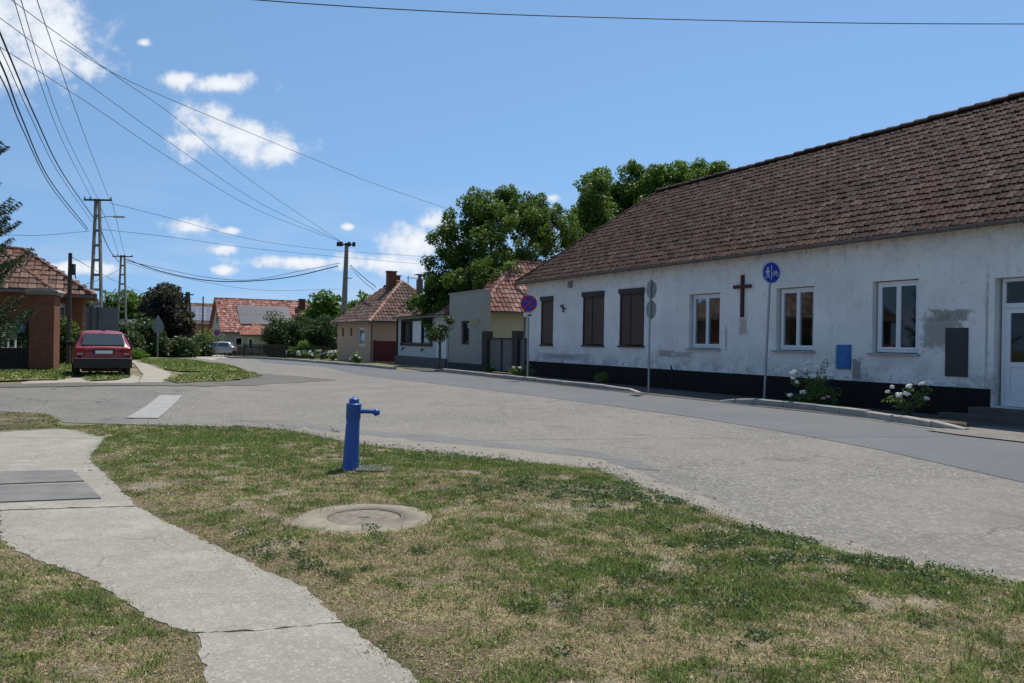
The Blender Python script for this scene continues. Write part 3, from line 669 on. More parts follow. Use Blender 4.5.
# sidewalk slabs (gaps between them are real)
def slab(pts, off=.03, mat_=None, name='sidewalk'):
    return sheet(name, H2(pts), off, mat_ or PAL['sidewalk'], .35, None, None, edge=.06, jit=.012, thick=.05, smooth=False)
slab([(203, 673), (200, 640), (270, 635.8), (342, 628), (372, 650), (415, 683), (560, 830), (250, 900)])
slab([(85, 581.5), (60, 570), (-40, 535), (-260, 470), (-260, 500), (-120, 508), (0, 513), (70, 510), (136, 509.5), (177, 531), (222, 553), (262, 574), (300, 590), (341, 627.5), (270, 634.5), (196, 639), (146, 622)][2:][:0] or
     [(196, 639), (146, 622), (88, 581.5), (27, 560), (0, 542), (0, 514.5), (70, 512), (136, 510), (177, 531), (222, 553), (262, 574), (300, 590), (340, 627), (270, 634.5)])
slab([(0, 541), (-100, 526), (-260, 470), (-260, 512), (-1, 514.6)])
slab([(136, 509), (70, 511), (0, 513.5), (-260, 511), (-260, 444), (0, 434), (57, 431), (118, 430), (104, 441), (89, 461), (104, 476), (112, 484)])
# dark inspection slabs lying in the sidewalk
dk = simple('dark_cover_concrete', (.125, .12, .112), (.215, .205, .188), 3, .9, bump=.8)
for lab, pts in (('rear dark grey rectangular concrete cover in the sidewalk', [(-30, 475.5), (72, 473.5), (84, 484.5), (-30, 489)]),
                 ('front dark grey concrete cover in the sidewalk, nearer the camera', [(-30, 491), (86, 486.5), (101, 502), (-30, 507.5)])):
    o = sheet('inspection_cover', H2(pts), .042, dk, .4, edge=.2, thick=.03, smooth=False)
    del o['kind']; tag(o, lab, 'cover', 'concrete covers in the sidewalk')

# concrete manhole ring with iron lid in the grass
mc = hit(364, 523.5)
t = thing('manhole', 'round weathered concrete manhole sunk in the dry grass', 'manhole', (mc.x, mc.y, .044))
MB().lathe([(.60, -.06), (.585, -.005), (.565, .008), (.31, .012), (.31, .004)], 40).build('concrete_ring', simple('manhole_concrete', (.31, .275, .215), (.17, .14, .10), 4, .95, bump=.7, bd=.01), t)
mb = MB().lathe([(.30, -.02), (.30, .006), (.285, .010), (.0, .010)], 32)
mb.box(-.05, .05, -.012, .012, .0102, .016)
mb.build('lid', simple('manhole_lid', (.27, .235, .185), (.12, .10, .075), 9, .9, bump=.6), t)

# ================================================================== generic builders
def tiles(mb, O, U, Vv, poly, tw=.22, th=.33, mi=0, seed=1, raise_=.035, prof=((0, -.012), (.16, .026), (.34, .002), (.7, .004), (.9, -.01), (1.0, -.022)), jit=.012, broken=0.0):
    """lay overlapping roof tiles on the plane O + u*U + v*Vv inside poly (u,v)"""
    rs = random.Random(seed); O = Vector(O); U = Vector(U).normalized(); Vv = Vector(Vv).normalized(); N = U.cross(Vv).normalized()
    if N.z < 0: N = -N
    us = [p[0] for p in poly]; vs_ = [p[1] for p in poly]; PA = poly
    nr = int((max(vs_) - min(vs_)) / th) + 1; nc = int((max(us) - min(us)) / tw) + 1
    cs = []; 
    for r in range(nr):
        for c in range(nc):
            cs.append((min(us) + (c + .5) * tw, min(vs_) + (r + .5) * th))
    ok = inpoly(np.array(cs), [tuple(p) for p in PA])
    vsx = []; fsx = []; ccx = []
    for (cu, cv), k in zip(cs, ok):
        if not k: continue
        dz = rs.gauss(0, jit * .5); rot = rs.gauss(0, .02); dv = rs.gauss(0, jit); col = min(1, max(0, rs.gauss(.5, .25)))
        o = len(mb.v); n = len(prof); P = []
        for row, (vv, zz) in enumerate(((-th / 2 + dv, raise_), (th * .62 + dv, .0))):
            for (pu, pz) in prof:
                uu = (pu - .5) * tw * 1.02
                P.append(O + U * (cu + uu - rot * vv) + Vv * (cv + vv + rot * uu) + N * (zz + pz + dz + .012))
        P += [p - N * (raise_ + .02) for p in P[:n]]
        F = [(i, i + 1, n + i + 1, n + i) for i in range(n - 1)] + [(2 * n + i, 2 * n + i + 1, i + 1, i) for i in range(n - 1)]
        mb.add(P, F, mi, col)
def ridge_caps(mb, a, b, r=.11, step=.38, mi=0, seed=2):
    rs = random.Random(seed); a = Vector(a); b = Vector(b); L = (b - a).length; t = (b - a).normalized(); n = max(1, int(L / step))
    side = t.cross(Vector((0, 0, 1))).normalized(); up = side.cross(t)
    for i in range(n):
        p0 = a.lerp(b, i / n) - t * .03; p1 = a.lerp(b, (i + 1) / n) + t * .03; vs = []
        j = rs.gauss(0, .006)
        for p, rr in ((p0, r * 1.15), (p1, r * .85)):
            for k in range(7):
                an = math.pi * k / 6; vs.append(p + side * math.cos(an) * rr + up * (math.sin(an) * rr * .8 - .03 + j))
        mb.add(vs, [(k, k + 1, 8 + k, 7 + k) for k in range(6)] + [tuple(range(7))], mi, min(1, max(0, rs.gauss(.6, .2))))
def open_wall(mb, x0, x1, z0, z1, ops, depth=.2, y=0, mi=0, mr=None):
    """front wall in the local xz plane with real openings and reveals"""
    xs = sorted({x0, x1, *[o[0] for o in ops], *[o[1] for o in ops]}); zs = sorted({z0, z1, *[o[2] for o in ops], *[o[3] for o in ops]})
    for i in range(len(xs) - 1):
        for j in range(len(zs) - 1):
            cx = (xs[i] + xs[i + 1]) / 2; cz = (zs[j] + zs[j + 1]) / 2
            if any(o[0] < cx < o[1] and o[2] < cz < o[3] for o in ops): continue
            mb.quad((xs[i], y, zs[j]), (xs[i + 1], y, zs[j]), (xs[i + 1], y, zs[j + 1]), (xs[i], y, zs[j + 1]), mi)
    mr = mi if mr is None else mr
    for (a, b, c, d) in [o[:4] for o in ops]:
        mb.quad((a, y, c), (a, y, d), (a, y + depth, d), (a, y + depth, c), mr); mb.quad((b, y, d), (b, y, c), (b, y + depth, c), (b, y + depth, d), mr)
        mb.quad((a, y, d), (b, y, d), (b, y + depth, d), (a, y + depth, d), mr); mb.quad((b, y, c), (a, y, c), (a, y + depth, c), (b, y + depth, c), mr)
def walls(mb, x0, x1, y0, y1, z0, z1, mi=0):     # the three other sides
    mb.quad((x1, y0, z0), (x1, y1, z0), (x1, y1, z1), (x1, y0, z1), mi); mb.quad((x1, y1, z0), (x0, y1, z0), (x0, y1, z1), (x1, y1, z1), mi)
    mb.quad((x0, y1, z0), (x0, y0, z0), (x0, y0, z1), (x0, y1, z1), mi)

white_frame = simple('white_window_frame', (.74, .75, .76), (.66, .67, .68), 3, .4, bump=0)
glass = glass_mat('window_glass')
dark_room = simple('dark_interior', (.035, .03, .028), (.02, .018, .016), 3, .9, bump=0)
curtain_m = simple('curtain_cloth', (.20, .19, .17), (.10, .095, .085), 30, .9, bump=.3, stretch=(1, 1, .05))
zinc = simple('old_zinc', (.22, .20, .18), (.13, .115, .10), 6, .6, .4)
iron = simple('dark_iron', (.03, .03, .03), (.05, .045, .04), 8, .6, .3)
galv = simple('galvanised_steel', (.36, .38, .39), (.27, .28, .28), 12, .5, .5, bump=.1)
conc_pole = simple('pole_concrete', (.27, .25, .22), (.15, .14, .125), 2, .95, bump=.5)
wood = simple('weathered_wood', (.10, .08, .06), (.05, .04, .03), 6, .9, stretch=(1, 1, .1), bump=.5)
brownwood = simple('brown_wood', (.16, .07, .04), (.09, .04, .025), 6, .7, stretch=(1, 1, .1))
black_m = simple('black_paint', (.02, .02, .022), (.03, .03, .03), 8, .5, bump=.1)
signgrey = simple('sign_back', (.24, .27, .27), (.18, .20, .20), 9, .6, .2)
blue_sign = simple('blue_sign_face', (.02, .06, .42), (.018, .05, .34), 7, .5, bump=0)
red_sign = simple('red_sign_face', (.50, .03, .05), (.40, .03, .05), 7, .5, bump=0)
white_sign = simple('white_sign_face', (.75, .75, .75), (.66, .66, .64), 7, .5, bump=0)
cable_m = simple('cable', (.03, .03, .035), (.04, .04, .045), 5, .7, bump=0)

def window(parent, x0, x1, z0, z1, y, sashes=2, fw=.06, room=True, curtains=(), sill=True, fm=None, label=None):
    fm = fm or white_frame
    f = MB(); d0, d1 = y - .05, y + .02
    f.box(x0, x1, d0, d1, z0, z0 + fw); f.box(x0, x1, d0, d1, z1 - fw, z1); f.box(x0, x0 + fw, d0, d1, z0 + fw, z1 - fw); f.box(x1 - fw, x1, d0, d1, z0 + fw, z1 - fw)
    w = f.build('window', fm, parent)
    if label: w['label'] = label
    sw = (x1 - x0 - 2 * fw) / sashes
    for i in range(sashes):
        a = x0 + fw + i * sw; b = a + sw; s = MB(); e = .055; q0, q1 = y - .075, y + .01; a += .002; b -= .002; c0 = z0 + fw + .002; c1 = z1 - fw - .002
        s.box(a, b, q0, q1, c0, c0 + e); s.box(a, b, q0, q1, c1 - e, c1); s.box(a, a + e, q0, q1, c0 + e, c1 - e); s.box(b - e, b, q0, q1, c0 + e, c1 - e)
        s.build('sash', fm, w)
        MB().box(a + e, b - e, y - .04, y - .03, c0 + e, c1 - e).build('pane', glass, w)
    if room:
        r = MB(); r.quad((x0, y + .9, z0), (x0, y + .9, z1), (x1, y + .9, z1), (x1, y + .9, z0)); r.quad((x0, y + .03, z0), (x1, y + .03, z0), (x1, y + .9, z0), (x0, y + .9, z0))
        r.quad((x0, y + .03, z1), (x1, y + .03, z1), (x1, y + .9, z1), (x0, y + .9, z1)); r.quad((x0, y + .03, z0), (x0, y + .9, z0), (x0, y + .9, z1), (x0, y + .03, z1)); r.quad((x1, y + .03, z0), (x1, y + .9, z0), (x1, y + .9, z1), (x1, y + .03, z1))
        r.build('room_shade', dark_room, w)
    for (a, b) in curtains:
        m_ = MB(); n = 14; vs = []
        for i in range(n + 1):
            u = a + (b - a) * i / n; yy = y + .12 + (.02 if i % 2 else -.02); vs += [(u, yy, z0 + .08), (u, yy, z1 - .06)]
        m_.add(vs, [(2 * i, 2 * i + 2, 2 * i + 3, 2 * i + 1) for i in range(n)], smooth=True); m_.build('curtain', curtain_m, w)
    return w

# ================================================================== the long white building
RZ = math.atan2(wd.y, wd.x)
SB = thing('long_white_building', 'long white plastered single-storey building with a black plinth and an old brown tile roof', 'building', (wall_b.x, wall_b.y, 0), RZ)
plas = plaster('old_white_plaster', (.82, .80, .765), (.36, .355, .345), [
    (20.42, 1.92, .52, .42, (.30, .28, .25), .25), (20.65, 2.30, .50, .14, (.27, .25, .22), .25), (17.55, 1.25, .10, .30, (.30, .27, .22), .3), (18.15, .98, .16, .30, (.24, .19, .15), .3),
    (14.03, 2.12, .17, .26, (.50, .42, .37), .15), (10.3, 1.22, .45, .12, (.36, .32, .25), .3), (11.2, 1.2, .5, .10, (.40, .39, .36), .3), (13.3, 1.75, .06, .4, (.36, .37, .40), .4),
    (3.2, .95, 2.2, .14, (.34, .34, .36), .5), (21.5, 2.0, .04, 1.4, (.42, .40, .37), .5)], .95, .68, 4.4)
OPS = [(1.42, 2.48, 1.43, 3.5), (4.92, 6.45, 1.45, 3.53), (7.53, 9.04, 1.46, 3.52), (11.52, 13.01, 1.42, 3.18), (15.36, 16.74, 1.42, 3.18), (18.58, 19.85, 1.41, 3.18), (21.66, 22.95, .33, 3.07), (25.2, 26.6, 1.42, 3.18)]
mb = MB(); LEN = 29.5; DEP = 8.5
open_wall(mb, .05, LEN, 0.0, 4.5, OPS, .26, 0)
walls(mb, .05, LEN, 0, DEP, 0, 4.5)
mb.box(.05, LEN, -.16, -.001, 4.33, 4.42)       # moulded top under the eave
wl = mb.build('wall', plas, SB)
pl = simple('black_plinth', (.010, .0085, .007), (.018, .015, .012), 3, .95, bump=.7, bd=.02)
mb = MB(); mb.box(-.0, 21.6, -.045, .0, -.05, .685); mb.box(23.0, LEN, -.045, 0, -.05, .69); mb.build('plinth', pl, SB)
# roof
EZ = 4.46; OV = .34; pitch = math.atan((8.35 - 4.55) / 4.25); eo = -OV; ez = 4.55 - OV * math.tan(pitch)
rz_ = 8.17; hip = 4.35; x0r, x1r = -.55, LEN + .5
tm = tile_mat('old_brown_roof_tile', (.028, .015, .011), (.066, .036, .027), (.135, .085, .064), .25, .6)
mb = MB()
A = Vector((x0r, eo, ez)); B = Vector((x1r, eo, ez)); Cc = Vector((x1r, 4.25, rz_)); Dd = Vector((x0r + hip + .3, 4.25, rz_)); A2 = Vector((x0r, DEP + OV, ez)); B2 = Vector((x1r, DEP + OV, ez))
for q in ((A, B, Cc, Dd), (B2, A2, Dd, Cc)): mb.add([p - Vector((0, 0, .03)) for p in q], [(0, 1, 2, 3)], 0, .3)
mb.add([A2 - Vector((0, 0, .03)), A - Vector((0, 0, .03)), Dd - Vector((0, 0, .03))], [(0, 1, 2)], 0, .3)
mb.add([B - Vector((0, 0, .03)), B2 - Vector((0, 0, .03)), Cc - Vector((0, 0, .03))], [(0, 1, 2)], 0, .3)
Vs = (Cc - B).normalized(); Ls = (Cc - B).length
tiles(mb, A, (1, 0, 0), Vs, [(0, -.03), (x1r - x0r, -.03), (x1r - x0r, Ls), (hip + .3, Ls)], .20, .285, seed=4, raise_=.030, jit=.010)
Vh = (Dd - (A + A2) / 2).normalized(); Wd = (A2 - A).length
tiles(mb, A2, (A - A2), Vh, [(0, 0), (Wd, 0), (Wd / 2, (Dd - (A + A2) / 2).length)], .20, .27, seed=5)
roof = mb.build('roof', tm, SB)
mb = MB(); ridge_caps(mb, Dd, Cc, .17, .46); ridge_caps(mb, A + Vector((.05, .05, .05)), Dd, .13, .40); mb.build('ridge_tiles', tm, roof)
# gutter with brackets
mb = MB(); gy = eo - .085; vs = []; K = 60
for i in range(K + 1):
    x = x0r + (x1r - x0r) * i / K
    for k in range(7):
        a = math.pi * k / 6; vs.append((x, gy - math.cos(a) * .075, ez - .02 - math.sin(a) * .085 - .0))
mb.add(vs, [(i * 7 + k, i * 7 + k + 1, i * 7 + 8 + k, i * 7 + 7 + k) for i in range(K) for k in range(6)], smooth=True)
for i in range(1, 32): x = x0r + i * .92; mb.box(x - .018, x + .018, gy - .088, gy + .09, ez - .115, ez - .004)
mb.quad((x0r, gy - .075, ez - .02), (x0r, gy + .075, ez - .02), (x0r, gy + .06, ez - .09), (x0r, gy - .06, ez - .09))
mb.build('gutter', zinc, SB)
mb = MB(); mb.box(x0r + .03, x1r, eo + .02, 0.0, ez - .05, ez - .01); mb.build('soffit', simple('eave_boards', (.13, .10, .08), (.07, .055, .045), 5, .9), SB)
mb = MB(); mb.tube([(x0r + .25, gy, ez - .08), (x0r + .22, gy, ez - .25), (.0, -.12, ez - .55), (-.03, -.08, ez - .8), (-.03, -.08, .1)], .045, 8); mb.build('downpipe', zinc, SB)

shut = simple('brown_roller_shutter', (.115, .068, .05), (.09, .052, .04), 14, .6, bump=.15)
shbox = simple('dark_shutter_box', (.035, .025, .022), (.05, .038, .032), 5, .6)
for i, (a, b, c, d) in enumerate(OPS[:3]):
    w = MB(); w.box(a + .002, b - .002, -.05, .045, d - .17, d - .001); w.box(a + .002, a + .05, -.012, .045, c, d - .172); w.box(b - .05, b - .002, -.012, .045, c, d - .172)
    w.box(a - .06, a + .0, -.055, -.002, d - .14, d + .04); w.box(a, b + .04, -.055, -.052, d - .15, d + .03)
    wo = w.build('window', shbox, SB); wo['label'] = 'window closed by a brown roller shutter'
    edges = [a + .05, b - .05] if i == 0 else [a + .05, a + .05 + (b - a) * .40, b - .05]
    for j in range(len(edges) - 1):
        s = MB(); e0, e1 = edges[j] + .012, edges[j + 1] - .012; n = int((d - .17 - c) / .05)
        for k in range(n):
            z = c + .04 + k * .05; s.add([(e0, .03, z), (e1, .03, z), (e1, .018, z + .025), (e0, .018, z + .025), (e1, .03, z + .05), (e0, .03, z + .05)], [(0, 1, 2, 3), (3, 2, 4, 5)])
        s.build('shutter', shut, wo)
        MB().box(e1 + .001 if j + 2 < len(edges) else e1 + .001, e1 + .022, -.0, .035, c, d - .172).build('guide_rail', shbox, wo)
    s = MB(); s.box(a - .06, b + .06, -.07, .03, c - .055, c - .002); s.build('sill', shbox, wo)
for i, (a, b, c, d) in enumerate((OPS[3], OPS[4], OPS[5], OPS[7])):
    cu = [[(a + .1, a + .65)], [(a + .1, a + .25), (b - .35, b - .1)], [], []][i]
    w = window(SB, a + .06, b - .01, c + .02, d - .02, .18, 2, .07, True, cu)
    s = MB(); s.box(a - .07, b + .07, -.10, .12, c - .05, c - .002); s.build('sill', simple('worn_stone_sill', (.42, .42, .42), (.26, .25, .24), 5, .9), w)
    if i == 2:
        MB().box(a + .25, a + .62, .7, .76, c + .05, c + 1.1).build('cupboard', simple('red_brown_furniture', (.22, .05, .03), (.15, .04, .03), 5, .6), w)
# door
a, b, c, d = OPS[6]; fm = white_frame
f = MB(); f.box(a + .06, b - .02, .17, .25, d - .08, d - .01); f.box(a + .06, a + .14, .17, .25, c, d - .082); f.box(b - .1, b - .02, .17, .25, c, d - .082); f.box(a + .142, b - .102, .17, .25, 2.43, 2.53)
dr = f.build('door', fm, SB)
MB().box(a + .14, b - .1, .20, .21, 2.53, d - .08).build('transom_pane', glass, dr)
lf = MB(); x0, x1 = a + .15, b - .11; lf.box(x0, x1, .16, .22, c + .01, c + .22); lf.box(x0, x0 + .1, .16, .22, c + .222, 2.42); lf.box(x1 - .1, x1, .16, .22, c + .222, 2.42); lf.box(x0 + .102, x1 - .102, .16, .22, 2.32, 2.42)
lf.box(x0 + .102, x1 - .102, .16, .22, 1.18, 1.28); lf.box(x0 + .1, x1 - .1, .185, .20, c + .22, 1.18); lf.build('door_leaf', fm, dr)
MB().box(x0 + .1, x1 - .1, .185, .195, 1.28, 2.32).build('pane', glass, dr)
MB().box(x1 - .08, x1 - .03, .12, .16, 1.15, 1.35).box(x1 - .16, x1 - .03, .10, .12, 1.27, 1.295).build('handle', iron, dr)
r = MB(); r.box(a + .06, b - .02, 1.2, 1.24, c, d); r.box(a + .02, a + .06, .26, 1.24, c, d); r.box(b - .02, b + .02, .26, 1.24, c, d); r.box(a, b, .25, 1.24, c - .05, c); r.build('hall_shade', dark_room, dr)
st = simple('step_concrete', (.13, .11, .095), (.08, .07, .06), 4, .95, bump=.6)
MB().box(21.35, 23.3, -.36, -.0, .02, .30).box(20.9, 23.7, -.72, -.362, .02, .15).build('step', st, SB)
# fittings on the wall
MB().box(20.56, 21.09, -.03, -.0, .92, 2.01).box(20.60, 21.05, -.036, -.03, .96, 1.97).build('meter_box_door', simple('dark_metal_door', (.035, .036, .04), (.055, .055, .055), 3, .45, .3, bump=.1), SB, .004)['label'] = 'dark metal meter cupboard door'
o = MB().box(17.54, 17.97, -.05, -.0, .98, 1.6).box(17.57, 17.94, -.056, -.05, 1.01, 1.57).build('gas_box', simple('blue_metal_box', (.03, .17, .42), (.025, .13, .34), 5, .5), SB, .006); o['label'] = 'blue metal box'
MB().box(17.90, 17.92, -.066, -.056, 1.25, 1.32).build('latch', iron, o)
MB().box(3.84, 4.06, -.12, -.0, 3.80, 4.06).box(3.88, 4.02, -.14, -.12, 3.84, 4.0).build('junction_box', simple('grey_plastic', (.30, .30, .29), None, 5, .6), SB, .01)
mb = MB(); mb.tube([(3.5, 0, 2.95), (3.5, -.12, 2.95), (3.42, -.2, 3.1)], .03, 6); mb.tube([(3.5, -.1, 2.96), (3.62, -.2, 3.12)], .03, 6); mb.tube([(3.5, -.08, 2.95), (3.52, -.12, 2.8)], .04, 6); mb.build('wall_bracket', iron, SB)
mb = MB(); mb.tube([(10.8, -.05, .62), (10.8, -.14, .75), (10.87, -.2, .82)], .025, 6); mb.tube([(10.78, -.07, .1), (10.78, -.07, .65)], .02, 6); mb.build('tap', iron, SB)
# the cross hung on the wall
CR = thing('wooden_cross', 'plain dark red brown wooden cross hanging on the white wall between two windows', 'cross', (wall_b + wd * 14.02).to_3d() + Vector((0, 0, 2.39)), RZ)
MB().box(-.055, .055, -.07, -.004, 0, 1.26).build('upright', simple('cross_wood', (.10, .022, .02), (.06, .018, .015), 6, .6), CR)
MB().box(-.36, .36, -.085, -.02, .86, .96).build('crossbar', bpy.data.materials['cross_wood'], CR)

# ================================================================== street signs
def post(parent, h, lean=0, r=.03, m_=None): return MB().tube([(0, 0, -.1), (lean * h, 0, h)], r, 10).build('post', m_ or galv, parent)
def disc(r, y, th=.012, n=36, x=0, z=0, mi=0, mb=None):
    mb = mb or MB(); return mb.prism([(x + r * math.cos(2 * math.pi * k / n), z + r * math.sin(2 * math.pi * k / n)) for k in range(n)], y, y + th, mi)
def barxz(mb, a, b, w, y0, y1):
    a = Vector((a[0], a[1])); b = Vector((b[0], b[1])); t = (b - a).normalized(); n_ = Vector((-t.y, t.x)) * w / 2
    mb.prism([tuple(a - n_), tuple(b - n_), tuple(b + n_), tuple(a + n_)], y0, y1)
# no stopping sign
def no_stop(loc, rz, h, r, label, group=None, plate=True, postr=.03):
    t = thing('road_sign', label, 'road sign', loc, rz, group); post(t, h + r * .6, 0, postr)
    q = -.06; f = disc(r, q, z=h).build('red_ring', red_sign, t)
    disc(r * .80, q - .004, z=h).build('blue_disc', blue_sign, f)
    mb = MB(); w = r * .17; e = r * .60
    barxz(mb, (-e, h - e), (e, h + e), w, q - .008, q - .0045); o1 = mb.build('diagonal_stroke', red_sign, f)
    mb = MB(); barxz(mb, (-e, h + e), (e, h - e), w, q - .0085, q - .0047); mb.build('diagonal_stroke', red_sign, f)
    if plate:
        p = MB().box(-.20, .22, q, q + .01, h - r - .20, h - r - .03).build('plate', white_sign, t)
        mb = MB(); barxz(mb, (-.05, h - r - .14), (.12, h - r - .14), .05, q - .004, q - .001); barxz(mb, (.0, h - r - .11), (.08, h - r - .08), .03, q - .004, q - .001); mb.build('symbol', black_m, p)
        MB().box(-.16, .14, q - .02, q + .03, h - r - .03, h - r + .0).build('bracket', galv, t)
    return t
p = hit(527, 381); no_stop((p.x + .02, p.y, 0), rad(1), atz(528, 303, 0).z * 0 + 1.55 + (341.7 - 303.5) / 800 * p.y, .33, 'round blue no-stopping sign with red ring and cross at the corner of the white building', postr=.04)
p = hit(216.5, 357); no_stop((p.x, p.y, p.z), rad(16), 2.3 + .05, .30, 'small distant no-stopping sign by the fence in front of the gabled house', plate=False)
# shared path sign
p = hit(764, 402); lx = .040
t = thing('road_sign', 'leaning round blue sign with white pedestrian and bicycle in front of the white wall', 'road sign', (p.x, p.y, .03), rad(20)); h = 3.52
post(t, h + .12, lx, .034)
X = lx * h; q = -.05
dn = disc(.30, q, x=X, z=h).build('disc', blue_sign, t)
mb = MB(); ring = [(X + .285 * math.cos(2 * math.pi * k / 36), h + .285 * math.sin(2 * math.pi * k / 36)) for k in range(36)]
for k in range(36): barxz(mb, ring[k], ring[(k + 1) % 36], .012, q - .004, q - .0005)
mb.build('rim', white_sign, dn)
mb = MB(); barxz(mb, (X, h - .2), (X, h + .2), .018, q - .004, q - .0005); mb.build('divider', white_sign, dn)
mb = MB(); disc(.028, q - .004, .0035, 12, X - .125, h + .115, 0, mb); mb.prism([(X - .16, h + .075), (X - .09, h + .075), (X - .1, h - .03), (X - .15, h - .03)], q - .004, q - .0005)
barxz(mb, (X - .14, h - .02), (X - .165, h - .16), .026, q - .0041, q - .0006); barxz(mb, (X - .11, h - .02), (X - .07, h - .15), .026, q - .0041, q - .0006)
barxz(mb, (X - .16, h + .06), (X - .20, h - .01), .018, q - .0041, q - .0006); barxz(mb, (X - .09, h + .06), (X - .055, h), .018, q - .0041, q - .0006); mb.build('pedestrian_symbol', white_sign, dn)
mb = MB()
for cx in (.07, .195):
    rr = [(X + cx + .045 * math.cos(2 * math.pi * k / 16), h - .04 + .045 * math.sin(2 * math.pi * k / 16)) for k in range(16)]
    for k in range(16): barxz(mb, rr[k], rr[(k + 1) % 16], .011, q - .004, q - .0005)
for a_, b_ in (((.07, -.04), (.10, .04)), ((.10, .03), (.175, .035)), ((.175, .05), (.195, -.04)), ((.10, .035), (.13, -.04)), ((.13, -.04), (.175, .035)), ((.155, .06), (.19, .06)), ((.085, .05), (.115, .05))):
    barxz(mb, (X + a_[0], h + a_[1]), (X + b_[0], h + b_[1]), .012, q - .0042, q - .0007)
mb.build('bicycle_symbol', white_sign, dn)
MB().box(X - .05, X + .05, q + .012, q + .055, h - .12, h - .08).build('bracket', galv, t); MB().box(X - .05, X + .05, q + .012, q + .055, h + .08, h + .12).build('bracket', galv, t)
# double disc seen from behind
p = hit(648.5, 394)
t = thing('road_sign', 'post carrying two round signs one above the other, seen from behind', 'road sign', (p.x, p.y, .03), rad(180 - 62 - 8)); post(t, 3.46, 0, .03)
for hh in (3.2, 2.58):
    o = disc(.30, -.055, z=hh).build('disc', signgrey, t); MB().box(-.06, .06, -.042, -.028, hh - .08, hh - .04).build('bracket', galv, o); MB().box(-.06, .06, -.042, -.028, hh + .06, hh + .1).build('bracket', galv, o)
# give way / priority pair seen from behind on the island
p = hit(157.5, 358.3)
k_ = p.y / 800
t = thing('road_sign', 'grey back of a pointed road sign above a second one on the grass island', 'road sign', (p.x, p.y, p.z), rad(180 + 24)); post(t, 42.5 * k_, 0, .035)
mb = MB(); z0 = 23.5 * k_; hw = 5.6 * k_
MB().prism([(-hw, z0 + 10 * k_), (hw, z0 + 10 * k_), (.0, z0 + 20 * k_)], -.06, -.045).build('triangle_plate', signgrey, t)
MB().prism([(-hw, z0 + 6.6 * k_), (-hw, z0 + 9.6 * k_), (hw, z0 + 9.6 * k_), (hw, z0 + 6.6 * k_), (.0, z0)], -.06, -.045).build('lower_plate', signgrey, t)
# two distant signs by the dark bush
p = hit(287, 355.5); t = thing('road_sign', 'distant small round grey sign in front of the large dark bush', 'road sign', (p.x, p.y, p.z), rad(14)); k_ = p.y / 800; post(t, 34 * k_, 0, .035, conc_pole)
disc(3.2 * k_, -.06, z=31 * k_).build('disc', simple('pale_sign_face', (.35, .38, .42), (.5, .5, .5), 9, .5, bump=0), t)
p = hit(322, 357.5); t = thing('road_sign', 'distant blue rectangular sign near the beige house', 'road sign', (p.x, p.y, p.z), rad(14)); k_ = p.y / 800; post(t, 27 * k_, 0, .035)
MB().box(-2.2 * k_, 2.2 * k_, -.06, -.045, 24 * k_, 27 * k_).build('plate', blue_sign, t)

# ================================================================== blue standpipe
p = hit(351, 474)
hy_m = MT('blue_cast_iron_paint', .38, 0, .5); n_ = hy_m.noise(7, 5, .6); n2_ = hy_m.noise(60, 2, .5)
hy_m.color(hy_m.mix(hy_m.rng(n_, .45, .75, 0, .6), (.012, .085, .34), (.02, .06, .20))); hy_m.bump(n2_, .25, .004); hy_m = hy_m.m
zv = float(vz(np.array([[p.x, p.y]]), VERGE)[0]) + .02
t = thing('standpipe', 'blue cast iron street water standpipe on the grass with a short side spout', 'standpipe', (p.x, p.y - .05, zv - .02), 0); t.scale = (1, 1, .94)
mb = MB(Matrix.Rotation(rad(2.2), 4, 'Y'))
mb.lathe([(.115, -.06), (.115, .03), (.095, .05), (.092, .07), (.078, .58), (.075, .63), (.083, .645), (.0835, .80), (.088, .81), (.088, .825), (.075, .835), (.0, .838)], 28); mb.build('column', hy_m, t)
mb = MB(Matrix.Rotation(rad(2.2), 4, 'Y')); mb.lathe([(.058, .835), (.058, .885), (.05, .893), (.02, .896), (.018, .915), (.0, .918)], 8); mb.build('cap', hy_m, t)
mb = MB(); mb.tube([(.06, 0, .74), (.10, 0, .74), (.20, 0, .737), (.265, 0, .733)], [.034, .03, .025, .027], 14); sp = mb.build('spout', hy_m, t)
mb = MB(); mb.ball((.288, 0, .728), .043, 14, sq=(1, 1, 1)); mb.tube([(.29, 0, .715), (.30, 0, .69)], [.03, .028], 12); mb.build('spout_head', hy_m, sp)
for k in range(6):
    a = k * math.pi / 3 + .4; MB().lathe([(.016, .0), (.016, .05), (0, .055)], 6, .10 * math.cos(a), .10 * math.sin(a)).build('bolt', hy_m, t)
t = thing('drain_grate', 'flat grey metal drain grate in the grass under the spout of the blue standpipe', 'drain grate', (p.x + .28, p.y - .02, zv + .012), 0)
mb = MB(); mb.box(-.19, .19, -.17, -.15, -.02, .012); mb.box(-.19, .19, .15, .17, -.02, .012); mb.box(-.19, -.17, -.15, .15, -.02, .012); mb.box(.17, .19, -.15, .15, -.02, .012); mb.build('frame', zinc, t)
mb = MB(); mb.box(-.17, .17, -.15, .15, -.03, -.02)
for i in range(9): x = -.15 + i * .0375; mb.box(x - .008, x + .008, -.15, .15, -.015, .010)
mb.build('grille', zinc, t)

